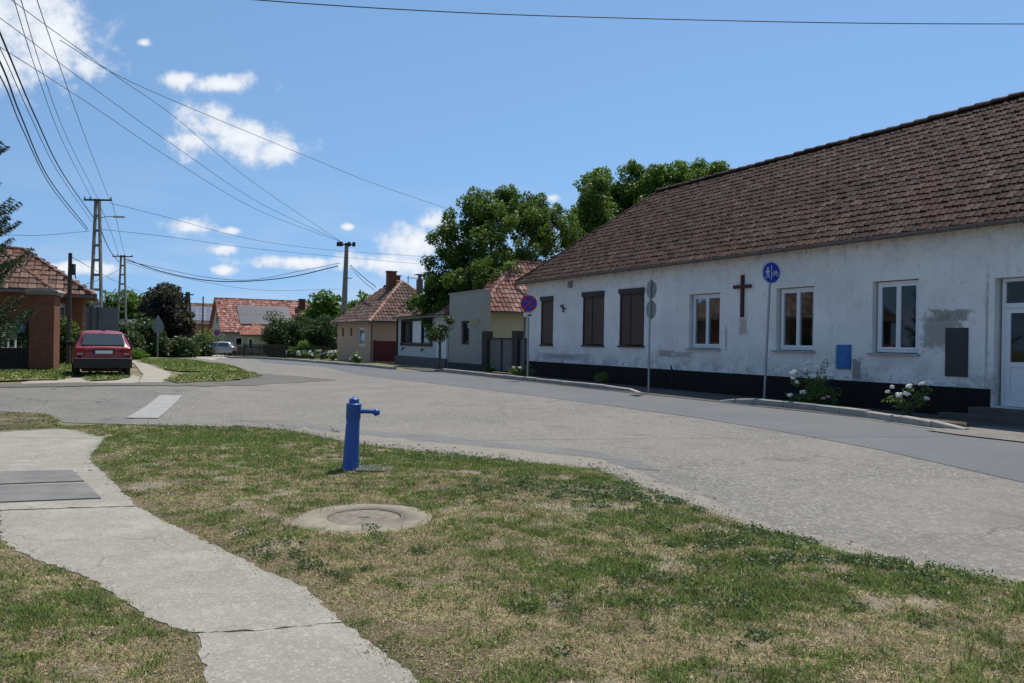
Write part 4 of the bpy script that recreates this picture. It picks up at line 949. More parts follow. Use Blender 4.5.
# ================================================================== plants
def crown_pts(ells, n, seed, shell=.55):
    rg = np.random.RandomState(seed); P = []; T = []; vols = np.array([(e[3] * e[4] * e[5]) ** .7 for e in ells]); vols /= vols.sum()
    for _ in range(n * 4):
        if len(P) >= n: break
        i = rg.choice(len(ells), p=vols); e = ells[i]; d = rg.normal(size=3); d /= np.linalg.norm(d); r = rg.uniform(shell ** 3, 1.0) ** (1 / 3) * rg.uniform(.85, 1.08)
        P.append(np.array(e[:3]) + d * r * np.array(e[3:6])); T.append(float(np.clip(.45 + rg.normal(0, .15), 0, 1)))
    return P, T
bark = simple('bark', (.11, .09, .07), (.05, .04, .03), 5, .95, bump=.8, bd=.02, stretch=(1, 1, .25))
def tree(label, base, h_trunk, ells, n_clumps, cr, leaf, per, mat_, tr=.18, name='broadleaf_tree', group=None, seed=1, limbs=9, cat='tree', lean=(0, 0), shell=.5, squash=.8):
    t = thing(name, label, cat, base, 0, group); rs = random.Random(seed)
    P, T = crown_pts(ells, n_clumps, seed, shell)
    mb = MB(); top = Vector((lean[0], lean[1], h_trunk)); mb.tube([(0, 0, -.2), (lean[0] * .2, lean[1] * .2, h_trunk * .3), (lean[0] * .6, lean[1] * .6, h_trunk * .7), top], [tr * 1.35, tr * 1.05, tr * .9, tr * .75], 9)
    tk = mb.build('trunk', bark, t)
    mb = MB(); idx = rs.sample(range(len(P)), min(limbs, len(P)))
    for k in idx:
        q = Vector(P[k]); s = top * rs.uniform(.75, 1); mid = s.lerp(q, .5) + Vector((rs.uniform(-.3, .3), rs.uniform(-.3, .3), rs.uniform(0, .5)))
        mb.tube([s, s.lerp(mid, .5), mid, q], [tr * .5, tr * .4, tr * .25, tr * .08], 6)
    mb.build('limbs', bark, t)
    rads = [cr * rs.uniform(.45, 1.3) for _ in P]
    for _ in range(len(P) // 4):
        q = rs.choice(P[:len(rads)]); e = ells[0]; c_ = np.array([sum(k[0] for k in ells), sum(k[1] for k in ells), sum(k[2] for k in ells)]) / len(ells); dd = np.array(q) - c_; P.append(tuple(np.array(q) + dd / (np.linalg.norm(dd) + 1e-6) * cr * rs.uniform(.3, .95) + np.array([0, 0, cr * rs.uniform(0, .5)]))); T.append(rs.uniform(.4, .8)); rads.append(cr * rs.uniform(.25, .5))
    V, F, C = clump_leaves(None, P, rads, per, leaf, seed=seed + 5, tone=T, squash=squash)
    np_mesh('crown', V, F, 4, C[:, None], mat_, t); return t
lf_walnut = leaf_mat('walnut_leaf', (.042, .082, .013), (.12, .195, .03), .45)
lf_locust = leaf_mat('locust_leaf', (.06, .13, .014), (.15, .26, .03), .4)
lf_dark = leaf_mat('dark_green_leaf', (.02, .038, .011), (.06, .095, .022), .25)
lf_purple = leaf_mat('purple_leaf', (.014, .010, .012), (.045, .026, .028), .2)
lf_yel = leaf_mat('yellow_green_leaf', (.10, .13, .02), (.20, .22, .03), .3)
lf_rose = leaf_mat('rose_leaf', (.06, .115, .025), (.19, .27, .07), .3)

def PX(px, py, y): p = aty(px, py, y); return p
# walnut behind the low houses: built around base B
B0 = PX(497, 341, 50); B0.z = 0; k50 = 50 / 800
def E3(base, px, py, y, rx, rz, ry=None):
    p = PX(px, py, y); k = y / 800; return (p.x - base.x, p.y - base.y, p.z - base.z, rx * k, (ry if ry else rx) * k, rz * k)
el = [E3(B0, 500, 245, 50, 55, 45), E3(B0, 465, 240, 50, 28, 32), E3(B0, 480, 215, 50, 22, 22), E3(B0, 525, 215, 51, 34, 22), E3(B0, 555, 235, 52, 30, 28), E3(B0, 450, 275, 49, 26, 28), E3(B0, 437, 300, 48, 24, 24), E3(B0, 470, 290, 50, 35, 30), E3(B0, 508, 203, 51, 9, 16), E3(B0, 470, 203, 51, 8, 15), E3(B0, 532, 205, 51, 7, 14), E3(B0, 490, 272, 45.5, 24, 16), E3(B0, 470, 280, 46, 22, 12), E3(B0, 447, 240, 50, 18, 16), E3(B0, 432, 285, 49, 12, 14), E3(B0, 425, 300, 49, 9, 8), E3(B0, 440, 325, 48, 14, 18)]
tree('big dark leafy walnut tree rising behind the grey rendered wall', (B0.x, B0.y, 0), 3.2, el, 640, .46, .105, 700, lf_walnut, .28, 'walnut_tree', seed=3, limbs=16, shell=.3, squash=1.0)
B1 = PX(640, 341, 66); B1.z = 0
el = [E3(B1, 598, 196, 66, 20, 24), E3(B1, 612, 230, 66, 34, 30), E3(B1, 640, 190, 66, 28, 22), E3(B1, 672, 178, 66, 26, 16), E3(B1, 702, 172, 66, 22, 12), E3(B1, 660, 215, 66, 50, 30), E3(B1, 585, 235, 65, 18, 22), E3(B1, 575, 215, 66, 10, 8)]
tree('bright green locust tree showing above the left end of the long brown roof', (B1.x, B1.y, 0), 6, el, 380, .8, .15, 420, lf_locust, .35, 'locust_tree', seed=8, limbs=12, shell=.35, squash=.9)
B2 = PX(610, 341, 60); B2.z = 0
el = [E3(B2, 595, 205, 60, 14, 30), E3(B2, 592, 235, 60, 22, 26)]
tree('darker narrow tree between the walnut and the bright locust tree', (B2.x, B2.y, 0), 5, el, 80, .7, .14, 360, lf_walnut, .25, 'broadleaf_tree', seed=9, limbs=6)
# small street tree
p = hit(439.5, 371.5)
el = [(.05, 0, 1.95, .5, .5, .45), (-.3, .1, 1.8, .3, .3, .3), (.25, -.1, 2.4, .35, .35, .4)]
tree('small dark round-headed street tree in front of the low white house', (p.x, p.y, 0), 1.7, el, 26, .26, .08, 900, lf_dark, .07, 'street_tree', seed=4, limbs=6)
# distant trees
def dist_tree(label, px, ytop, w, Z, mat_, name='broadleaf_tree', group='trees beyond the houses', seed=1, n=50, leaf=.35, ybase=345, per=60, cr=1.6):
    b = PX(px, 340, Z); b.z = float(G(b.x, b.y)); h = (ybase - ytop); e = [E3(b, px, ytop + h * .42, Z, w * .5, h * .42), E3(b, px - w * .25, ytop + h * .6, Z, w * .3, h * .3), E3(b, px + w * .27, ytop + h * .55, Z, w * .28, h * .3)]
    return tree(label, (b.x, b.y, b.z), 2.0, e, n, cr * Z / 100, leaf, per * (100 / Z) ** 2, mat_, .2, name, group, seed, 5)
p = PX(163, 340, 70)
dist_tree('dark purple-leaved tree standing in front of the far solar roof', 164, 285, 35, 68, lf_purple, 'plum_tree', None, 12, 70, .2, 352, 160, 1.5)
dist_tree('far green tree behind the second lattice pole', 130, 297, 34, 110, lf_walnut, seed=13)
dist_tree('far green tree to the right of the gabled house with solar panels', 326, 297, 34, 95, lf_locust, seed=14)
dist_tree('small far tree filling the gap right of the concrete pole', 362, 305, 20, 92, lf_locust, seed=15)
dist_tree('low far tree seen between the small wooden pole and the grey metal sheets', 86, 300, 18, 95, lf_walnut, seed=16)
dist_tree('green tree in the yard behind the wooden pole', 64, 318, 22, 50, lf_walnut, seed=17, ybase=358, leaf=.14, per=120)
def bush(label, px, ytop, w, Z, mat_, ybase, seed=1, n=40, leaf=.12, per=260, cr=.6, name='bush', group=None, squash=.8):
    b = PX(px, ybase, Z); b.z = float(G(b.x, b.y)); k = Z / 800; h = (ybase - ytop) * k; ww = w * k / 2
    e = [(0, 0, h * .5, ww * .9, ww * .7, h * .5), (-ww * .45, 0, h * .35, ww * .5, ww * .5, h * .35), (ww * .45, 0, h * .35, ww * .5, ww * .5, h * .35)]
    return tree(label, (b.x, b.y, b.z), h * .3, e, n, cr, leaf, per, mat_, .05, name, group, seed, 5, 'bush', squash=squash)
bush('large rounded dark evergreen bush in front of the gabled house', 290, 314, 52, 82, lf_dark, 358, 21, 90, .14, 330, .9)
bush('lower dark bush to the right of the large rounded evergreen', 322, 322, 40, 80, lf_dark, 360, 22, 70, .14, 300, .8)
bush('light green bush low in front of the dark evergreens', 303, 340, 26, 78, lf_locust, 358, 23, 30, .10, 300, .45)
bush('yellow flowering tall shrub beside the tarred double pole', 206, 322, 26, 86, lf_yel, 352, 24, 36, .15, 200, .7)
bush('yellow-green round shrub left of the tarred double pole', 178, 330, 22, 82, lf_yel, 354, 25, 26, .14, 220, .6)
for i, (px, yt, w, Z, sd, lab) in enumerate(((118, 325, 34, 58, 26, 'dark hedge bush directly right of the red car'), (146, 322, 34, 64, 27, 'dark hedge bush behind the grey pointed road sign'), (178, 337, 30, 66, 28, 'low dark hedge bush beneath the purple tree'), (100, 330, 24, 60, 29, 'dark hedge bush behind the roof of the red car'), (196, 338, 22, 78, 30, 'low dark bush left of the grey parked car'))):
    bush(lab, px, yt, w, Z, lf_dark, 356, sd, 60, .14, 240, .8, group='dark hedge bushes at the far side')
bush('bright green ground shrub at the foot of the hedge right of the red car', 140, 345, 26, 52, lf_locust, 354, 31, 24, .10, 300, .35)

petal = simple('white_petal', (.80, .80, .76), (.66, .64, .58), 20, .7, bump=.3); petalp = simple('pink_petal', (.70, .40, .38), (.60, .30, .30), 20, .7, bump=.3)
pebr = random.Random(44)
def rose(label, base, stems, flowers, n, cr, leaf, per, group=None, seed=1, fr=.068):
    """stems: list of tips (local); flowers: list of (x,y,z,pink)"""
    t = thing('rose_bush', label, 'rose bush', base, 0, group); mb = MB(); rs = random.Random(seed)
    P = []
    for s in stems:
        s = Vector(s); a = Vector((s.x * .1, s.y * .1, 0)); mid = s * .55 + Vector((rs.uniform(-.06, .06), rs.uniform(-.06, .06), s.z * .1)); mb.tube([a, a.lerp(mid, .5), mid, s], [.016, .013, .01, .005], 5)
        for q in range(n): f = rs.uniform(.35, 1.0); P.append((s * f) + Vector((rs.gauss(0, .07), rs.gauss(0, .07), rs.gauss(0, .05))))
    mb.build('stems', simple('green_stem', (.06, .08, .03), (.08, .05, .03), 9, .8), t)
    V, F, C = clump_leaves(None, [tuple(p) for p in P], [cr * rs.uniform(.6, 1.2) for _ in P], per, leaf, seed=seed, tone=[min(1, max(0, rs.gauss(.5, .2))) for _ in P])
    np_mesh('leaves', V, F, 4, C[:, None], lf_rose, t)
    for (x, y, z, pk) in flowers:
        mb = MB(); rr = fr * rs.uniform(.8, 1.2)
        for _ in range(7):
            a = rs.uniform(0, 6.28); mb.ball((x + math.cos(a) * rr * .45, y + math.sin(a) * rr * .45, z + rs.uniform(-.3, .35) * rr), rr * .62, 6, jit=.12, sq=(1, 1, .75))
        mb.build('flower', petalp if pk else petal, t)
    return t
def loc_of(px, py, base, Z):
    p = PX(px, py, Z); return (p.x - base[0], p.y - base[1], p.z - base[2])
p = hit(816, 408.5); b = (p.x + .05, p.y + .2, .12); Z = b[1]
fl = [loc_of(x, y, b, Z - .32) + (pk,) for x, y, pk in ((825, 358, 0), (804, 364, 0), (809, 363, 0), (805, 369, 0), (793, 373.5, 0), (795, 371, 0), (793, 378, 0), (797, 382, 0), (814, 375.5, 0), (832, 375, 0), (822, 376, 0), (818, 367, 0), (823, 398.5, 1), (828, 397, 1), (803, 392, 0), (790, 395, 0))]
st_ = [loc_of(x, y, b, Z + dz) for x, y, dz in ((825, 362, 0), (805, 372, -.2), (795, 380, .1), (814, 380, -.3), (833, 378, .2), (822, 372, .3), (790, 397, -.1), (803, 394, -.3), (834, 392, .1), (812, 395, .3), (836, 402, 0), (826, 385, -.2))]
rose('large white-flowering rose bush beside the blue metal box', b, st_, fl, 7, .13, .04, 1500, 'white roses along the long white building', 51)
p = hit(914, 422); b = (p.x, p.y + .2, .12); Z = b[1]
fl = [loc_of(x, y, b, Z - .25) + (0,) for x, y in ((887.5, 391.5), (892, 387), (909, 386), (925, 383), (930, 382.5), (927, 398), (907, 393.5), (921, 384), (899, 395))]
st_ = [loc_of(x, y, b, Z + dz) for x, y, dz in ((890, 392, .0), (893, 396, .1), (909, 388, -.1), (922, 386, .1), (930, 386, -.1), (927, 399, 0), (900, 400, .2), (915, 395, .1))]
rose('smaller sparse white rose bush below the dark metal door in the wall', b, st_, fl, 6, .10, .038, 1300, 'white roses along the long white building', 52, .062)
for (px, py, w, h, nf, lab, sd) in ((519, 379.5, 26, 12, 2, 'low light green rose bush at the foot of the no-stopping sign', 53), (598, 385, 12, 10, 0, 'tiny green rose bush on the kerb strip below the middle shuttered window', 54), (488, 372.5, 12, 5, 1, 'tiny low plant on the kerb in front of the grey gate', 55)):
    p = hit(px, py); b = (p.x + .1, p.y + .2, .06); k = p.y / 800; rs = random.Random(sd)
    st_ = [(rs.uniform(-w / 2, w / 2) * k, rs.uniform(-.3, .3), rs.uniform(.5, 1) * h * k) for _ in range(9)]
    fl = [(rs.uniform(-w / 2, w / 2) * k * .8, -.2, h * k * rs.uniform(.7, 1), 0) for _ in range(nf)]
    rose(lab, b, st_, fl, 4, .14, .05, 900, None, sd)
labs = ['leftmost white rose bush in the row by the dark evergreen', 'second white rose bush from the left in the far row', 'middle white rose bush of the far row along the kerb', 'fourth white rose bush in the far row, below the blue sign', 'white rose bush next to the corner of the beige house', 'small yellow-green rose bush against the beige house wall']
for i, (px, py, h) in enumerate(((290, 358, 9), (300, 359, 9), (311, 359.5, 9), (321, 360, 9), (332, 361, 10), (356, 363.5, 9))):
    p = hit(px, py); b = (p.x, p.y + .5, float(G(p.x, p.y)) + .03); k = p.y / 800; rs = random.Random(60 + i)
    st_ = [(rs.uniform(-5, 5) * k, rs.uniform(-.3, .3), rs.uniform(.4, 1) * h * k) for _ in range(9)]
    fl = [(rs.uniform(-4.5, 4.5) * k, -.3 + rs.uniform(-.1, .1), h * k * rs.uniform(.4, 1), 0) for _ in range(7 if i < 5 else 2)]
    rose(labs[i], b, st_, fl, 4, .22, .07, 420, 'row of roses along the far kerb', 60 + i, .11)

# ================================================================== houses on the right side of the street
def house(name, label, loc, rz, L, D, ez, rise, wallm, roofm, ops=(), hipL=None, hipR=None, ov=.35, depth=.18, tw=.25, th=.36, seed=1, wall_bottom=-.6, group=None, faces=(1, 1, 1, 1)):
    """front wall along local x at y=0; hip=None makes a gable. ridge along x"""
    t = thing(name, label, 'house', loc, rz, group)
    mb = MB(); open_wall(mb, 0, L, wall_bottom, ez, ops, depth); walls(mb, 0, L, 0, D, wall_bottom, ez)
    if hipL is None: mb.add([(0, 0, ez), (0, D, ez), (0, D / 2, ez + rise)], [(0, 2, 1)])
    if hipR is None: mb.add([(L, 0, ez), (L, D, ez), (L, D / 2, ez + rise)], [(0, 1, 2)])
    mb.build('wall', wallm, t)
    sl_ = rise / (D / 2); ze = ez - ov * sl_ + .05; zr = ez + rise + .05; xl = -ov; xr = L + ov
    A = Vector((xl, -ov, ze)); B = Vector((xr, -ov, ze)); A2 = Vector((xl, D + ov, ze)); B2 = Vector((xr, D + ov, ze))
    R1 = Vector((xl + (hipL + ov if hipL else 0), D / 2, zr)); R2 = Vector((xr - (hipR + ov if hipR else 0), D / 2, zr))
    dn = Vector((0, 0, .025)); mb = MB()
    mb.add([A - dn, B - dn, R2 - dn, R1 - dn], [(0, 1, 2, 3)], 0, .3); mb.add([B2 - dn, A2 - dn, R1 - dn, R2 - dn], [(0, 1, 2, 3)], 0, .3)
    V_ = (Vector((0, D / 2 + ov, zr - ze))); LV = V_.length
    tiles(mb, A, (1, 0, 0), V_, [(0, 0), (xr - xl, 0), (R2.x - xl, LV), (R1.x - xl, LV)], tw, th, seed=seed)
    if faces[2]: tiles(mb, B2, (-1, 0, 0), Vector((0, -(D / 2 + ov), zr - ze)), [(0, 0), (xr - xl, 0), (xr - R1.x, LV), (xr - R2.x, LV)], tw, th, seed=seed + 1)
    W = D + 2 * ov
    if hipL:
        mb.add([A2 - dn, A - dn, R1 - dn], [(0, 1, 2)], 0, .3); m0 = (A + A2) / 2; tiles(mb, A2, A - A2, R1 - m0, [(0, 0), (W, 0), (W / 2, (R1 - m0).length)], tw, th, seed=seed + 2)
    if hipR:
        mb.add([B - dn, B2 - dn, R2 - dn], [(0, 1, 2)], 0, .3); m0 = (B + B2) / 2; tiles(mb, B, B2 - B, R2 - m0, [(0, 0), (W, 0), (W / 2, (R2 - m0).length)], tw, th, seed=seed + 3)
    rf = mb.build('roof', roofm, t)
    mb = MB(); ridge_caps(mb, R1, R2, .13)
    for a_, b_, h_ in ((A, R1, hipL), (A2, R1, hipL), (B, R2, hipR), (B2, R2, hipR)): 
        if h_: ridge_caps(mb, a_, b_, .12)
    mb.build('ridge_tiles', bpy.data.materials.get(roofm.name + '_ridge') or roofm, rf)
    mb = MB(); mb.box(xl, xr, -ov - .1, -ov - .01, ze - .13, ze - .03); mb.box(xl + .02, xr - .02, -ov, 0, ze - .06, ze - .04); mb.build('gutter', zinc, t)
    if hipR: MB().box(xr + .01, xr + .1, -ov, D + ov, ze - .13, ze - .03).build('gutter', zinc, t)
    return t, rf
def chimney(rf, x, y, z0, z1, w=.5, d=.5, mat_=None, cap=True):
    c = MB().box(x - w / 2, x + w / 2, y - d / 2, y + d / 2, z0, z1).build('chimney', mat_, rf)
    if cap: MB().box(x - w / 2 - .06, x + w / 2 + .06, y - d / 2 - .06, y + d / 2 + .06, z1 + .002, z1 + .09).build('cap', mat_, c)
    return c
red_brick = brick_mat('red_brick', (.22, .07, .035), (.17, .055, .03), (.20, .15, .12))
t_red = tile_mat('weathered_red_tile', (.12, .055, .040), (.27, .135, .10), (.46, .30, .24), .5)
t_brown = tile_mat('dark_brown_tile', (.075, .05, .04), (.15, .10, .08), (.28, .20, .16), .4)
t_pink = tile_mat('patchy_pink_tile', (.16, .06, .045), (.34, .16, .125), (.58, .40, .34), .4)
t_pink2 = tile_mat('orange_tile', (.26, .10, .06), (.36, .17, .11), (.48, .27, .19), .2)
def ridge_variant(base, col):
    m_ = tile_mat(base.name + '_ridge', tuple(c * .6 for c in col), col, tuple(min(1, c * 1.3) for c in col)); return m_
ridge_variant(t_brown, (.42, .27, .2)); ridge_variant(t_red, (.36, .2, .15))
# wall line of the street continues the long building's front
def wline(px, off=0.0):   # point on the building line seen at pixel column px
    d = ray(px, 340); n = Vector((wn.x, wn.y)); o = Vector((wall_b.x, wall_b.y)) + n * off
    t_ = n.dot(o) / (d.x * n.x + d.y * n.y); return Vector((d.x * t_, d.y * t_))
# --- cream house behind the gate
c0 = wline(481.5, .45); c0 = Vector((c0.x, c0.y)); 
cream, cr_rf = house('cream_house', 'small cream house with a red tiled hip roof behind the grey metal gate', (c0.x, c0.y, 0), math.atan2(wn.y, wn.x), 11, 5.2, 3.42, 2.65, plaster('cream_plaster', (.46, .43, .29), (.30, .28, .20), (), .5), t_red, (), 3.2, None, .35, seed=21, wall_bottom=-.1)
# --- grey rendered boundary building
g0, g1 = wline(449), wline(483.0); L = (g1 - g0).length
gr = thing('rendered_wall_building', 'grey rendered wall with straight top between the low white house and the gate', 'building', (g0.x, g0.y, 0), RZ)
grey_pl = plaster('grey_render', (.37, .355, .31), (.22, .21, .185), (), .6)
wx = lambda px: (wline(px) - g0).length
a, b = wx(461), wx(469)
mb = MB(); open_wall(mb, 0, L, -.1, 4.12, [(a, b, 1.35, 2.62)], .2); walls(mb, 0, L, 0, .4, -.1, 4.12); mb.quad((0, 0, 4.12), (L, 0, 4.12), (L, .4, 4.12), (0, .4, 4.12)); mb.build('wall', grey_pl, gr)
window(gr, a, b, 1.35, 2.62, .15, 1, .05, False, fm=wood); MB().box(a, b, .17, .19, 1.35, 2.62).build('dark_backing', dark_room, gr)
MB().box(-.05, L + .02, -.06, .46, 4.122, 4.19).build('coping', grey_pl, gr)
a, b = wx(471.5), wx(478.5); MB().box(a, b, -.04, -.002, 2.35, 2.75).build('name_plate', simple('yellow_plate', (.42, .36, .14), (.30, .26, .12), 5, .7), gr)
MB().box(.0, L, -.05, -.002, -.1, .35).build('plinth', simple('dark_render', (.07, .07, .068), (.045, .045, .045), 5, .95), gr)
# --- gate
q0, q1 = wline(484), wline(527); L = (q1 - q0).length
gt = thing('metal_gate', 'grey sheet metal double gate between two dark posts', 'gate', (q0.x, q0.y, 0), RZ)
gx = lambda px: (wline(px) - q0).length
pm = simple('dark_gate_post', (.04, .032, .028), (.06, .05, .045), 4, .8); gm = simple('grey_gate_sheet', (.17, .165, .155), (.12, .118, .112), 3, .6, bump=.2)
for (x0, x1) in ((gx(484), gx(489)), (gx(514), gx(519.5))): MB().box(x0, x1, -.12, .22, -.1, 2.05).build('post', pm, gt)
for (x0, x1) in ((gx(489) + .02, gx(501.5)), (gx(501.5) + .03, gx(514) - .02), (gx(519.5) + .02, L)):
    mb = MB(); n = max(3, int((x1 - x0) / .16))
    for i in range(n): u0 = x0 + (x1 - x0) * i / n; u1 = x0 + (x1 - x0) * (i + 1) / n; mb.box(u0, u1 - .012, .02, .035 + .012 * (i % 2), .08, 1.68)
    lf_ = mb.build('gate_leaf', gm, gt); f = MB(); f.box(x0, x1, -.02, .018, 1.64, 1.72); f.box(x0, x1, -.02, .018, .06, .13); f.box(x0, x0 + .05, -.02, .018, .132, 1.638); f.box(x1 - .05, x1, -.02, .018, .132, 1.638); f.build('frame', pm, lf_)
# --- low white house
h0, h1 = wline(397.5), wline(447.5); L = (h1 - h0).length
hx = lambda px: (wline(px) - h0).length
wp = plaster('low_house_plaster', (.52, .53, .54), (.33, .33, .32), (), .3)
a, b = hx(402), hx(431.5)
wh, wrf = house('low_white_house', 'low white house with a wide black-framed window and a step-like grey base', (h0.x, h0.y, 0), RZ, L, 5.5, 3.05, .9, wp, t_brown, [(a, b, 1.35, 2.75)], None, None, .25, seed=31, wall_bottom=-.1)
dkf = simple('dark_window_surround', (.05, .045, .04), (.03, .028, .025), 5, .7)
f = MB(); f.box(a - .2, b + .2, -.08, -.002, 1.18, 1.34); f.box(a - .12, a, -.05, -.002, 1.342, 2.86); f.box(b, b + .12, -.05, -.002, 1.342, 2.86); f.box(a, b, -.05, -.002, 2.751, 2.86); w = f.build('window', dkf, wh)
MB().box(a + (b - a) * .36, a + (b - a) * .67, .03, .06, 1.38, 2.72).build('white_blind', white_frame, w)
for u0, u1 in ((0, .36), (.67, 1)):
    MB().box(a + (b - a) * u0 + .03, a + (b - a) * u1 - .03, .08, .1, 1.38, 2.72).build('pane', glass, w); MB().box(a + (b - a) * u0, a + (b - a) * u1, .16, .17, 1.35, 2.75).build('curtain', curtain_m, w)
f = MB()
for u in (.355, .67): f.box(a + (b - a) * u - .03, a + (b - a) * u + .03, .0, .12, 1.351, 2.749)
f.box(a + .001, a + .05, .0, .12, 1.351, 2.749); f.box(b - .05, b - .001, .0, .12, 1.351, 2.749); f.build('mullions', dkf, w)
MB().box(0, .12, -.1, -.002, .4, 3.0).build('corner_strip', dkf, wh)
MB().box(-.1, L, -.14, -.002, -.1, .52).build('plinth', simple('grey_plinth', (.16, .15, .14), (.10, .095, .09), 4, .95, bump=.6), wh)
for px in (404.5, 424): 
    x = hx(px); MB().tube([(x, -.02, 1.0), (x, -.15, 1.0), (x, -.18, .85)], .05, 6).build('flower_bracket', iron, wh)
MB().box(hx(437), hx(447) - .05, -.035, -.002, .5, 2.25).build('side_door', white_frame, wh)
# --- beige house
p = hit(372.5, 362.3); cz = float(G(p.x, p.y)); e = hit(337.5, 360.0)
dirb = Vector((p.x - e.x, p.y - e.y)); 
dirb = Vector((.49, -.872)); L = 7.6; Lw = 12
# solve length along direction so that the far end shows at column 337.5
ux = (337.5 - 512) / 800 + .0157 * 0
s_ = (ux * p.y - p.x) / (-dirb.x + ux * dirb.y); Lw = max(5, min(20, s_))
o = Vector((p.x, p.y)) - dirb * Lw
beige = plaster('beige_plaster', (.55, .38, .27), (.30, .22, .16), (), .4)
rzb = math.atan2(dirb.y, dirb.x); kx = lambda px: Lw - ((((px - 512) / 800) * p.y - p.x) / (-dirb.x + ((px - 512) / 800) * dirb.y))
bops = [(kx(341.8), kx(343.8), 1.75, 2.35), (kx(350), kx(352), 1.75, 2.35), (kx(358.5), kx(364.8), 1.05, 2.35)]
bh, brf = house('beige_house', 'beige house with a brown hip roof and two brick chimneys behind the dark red gate', (o.x, o.y, cz), rzb, Lw, 6.6, 3.05, 2.75, beige, t_brown, bops, 2.6, 3.3, .4, seed=41)
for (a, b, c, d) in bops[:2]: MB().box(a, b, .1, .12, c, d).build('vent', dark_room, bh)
a, b, c, d = bops[2]; window(bh, a, b, c, d, .1, 1, .10, False, fm=white_frame); MB().box(a, b, .14, .15, c, d).build('curtain', curtain_m, bh)
MB().tube([(Lw - .1, -.08, 3.0), (Lw - .1, -.08, 0)], .05, 6).build('downpipe', zinc, bh)
chimney(brf, Lw - 3.6, 2.6, 4.6, 6.45, .55, .6, red_brick); chimney(brf, Lw - 4.6, 3.3, 4.8, 6.25, .5, .6, red_brick)
mb = MB(); x, y = Lw - 1.6, 4.0; mb.box(x - .18, x + .18, y - .18, y + .18, 4.6, 5.9); mb.build('chimney', zinc, brf); MB().box(x - .3, x + .3, y - .3, y + .3, 6.2, 6.26).box(x - .1, x + .1, y - .1, y + .1, 5.902, 6.198).build('chimney_cowl', zinc, brf)
# dark red gate
fp = Vector((p.x, p.y)) + Vector((.872, .49)) * .02; fdir = Vector((.85, -.15)).normalized()
fn = thing('red_fence', 'dark red wooden gate between the beige house and the low white house', 'gate', (fp.x, fp.y, cz), math.atan2(h0.y - fp.y, h0.x - fp.x)); fl_ = (h0 - fp).length
dr_ = simple('dark_red_paint', (.13, .022, .02), (.09, .018, .016), 5, .8)
mb = MB()
for i in range(int(fl_ / .13)): mb.box(.02 + i * .13, .02 + i * .13 + .115, -.03, 0, .1, 1.45)
mb.build('boards', dr_, fn)
MB().box(0, fl_, .002, .05, .35, .45).build('rail', dr_, fn); MB().box(0, fl_, .002, .05, 1.15, 1.25).build('rail', dr_, fn)
for i in range(2): MB().box(i * (fl_ - .1), i * (fl_ - .1) + .1, .051, .15, -.1, 1.5).build('post', dr_, fn)
# rooftop aerials
def aerial(label, pos, h, rz, arm):
    t = thing('roof_aerial', label, 'aerial', pos, rz); MB().tube([(0, 0, -.6), (0, 0, h)], .03, 6).build('mast', zinc, t)
    mb = MB(); mb.tube([(-.1, 0, h - .15), (arm, 0, h - .2)], .025, 6)
    for i in range(9): x = i * arm / 9 + .05; mb.tube([(x, -.35, h - .16), (x, .35, h - .16)], .012, 5)
    mb.build('boom', zinc, t)
q = PX(408, 290, 56.5); aerial('television aerial on the beige house roof, touching the walnut leaves', (q.x, q.y, q.z - .2), 1.2, rad(-8), 2.2)
# side wall filling between beige house and pole: low outbuilding roof
q = hit(300, 358)

# ================================================================== gabled house with solar panels
Z0 = 92; k = Z0 / 800
A = PX(224, 329.5, Z0 - 1.0); Bp = PX(331, 331, Z0 + 5); gz = float(G(A.x, A.y))
dx = Vector((Bp.x - A.x, Bp.y - A.y)); L = dx.length; rzg = math.atan2(dx.y, dx.x); ezg = A.z - gz
pale = plaster('pale_plaster', (.42, .42, .34), (.3, .3, .25), (), .4)
sh_, srf = house('gabled_house', 'pale gabled house with patchy pink tiles and dark solar panels on the street side', (A.x, A.y, gz), rzg, L, 9.0, ezg, 3.7, pale, t_pink, [(1.2, 2.1, .9, 2.0), (5.2, 6.2, .9, 2.0)], None, 1.7, .4, seed=61, tw=.3, th=.4)
window(sh_, 1.2, 2.1, .9, 2.0, .1, 1, .1, True); window(sh_, 5.2, 6.2, .9, 2.0, .1, 1, .1, True)
mb = MB(); 
for (y_, z_) in ((2.6, ezg + .8), (4.6, ezg + .8)): mb.box(-.04, -.002, y_, y_ + .55, z_, z_ + 1.2)
mb.build('gable_windows', dkf, sh_)
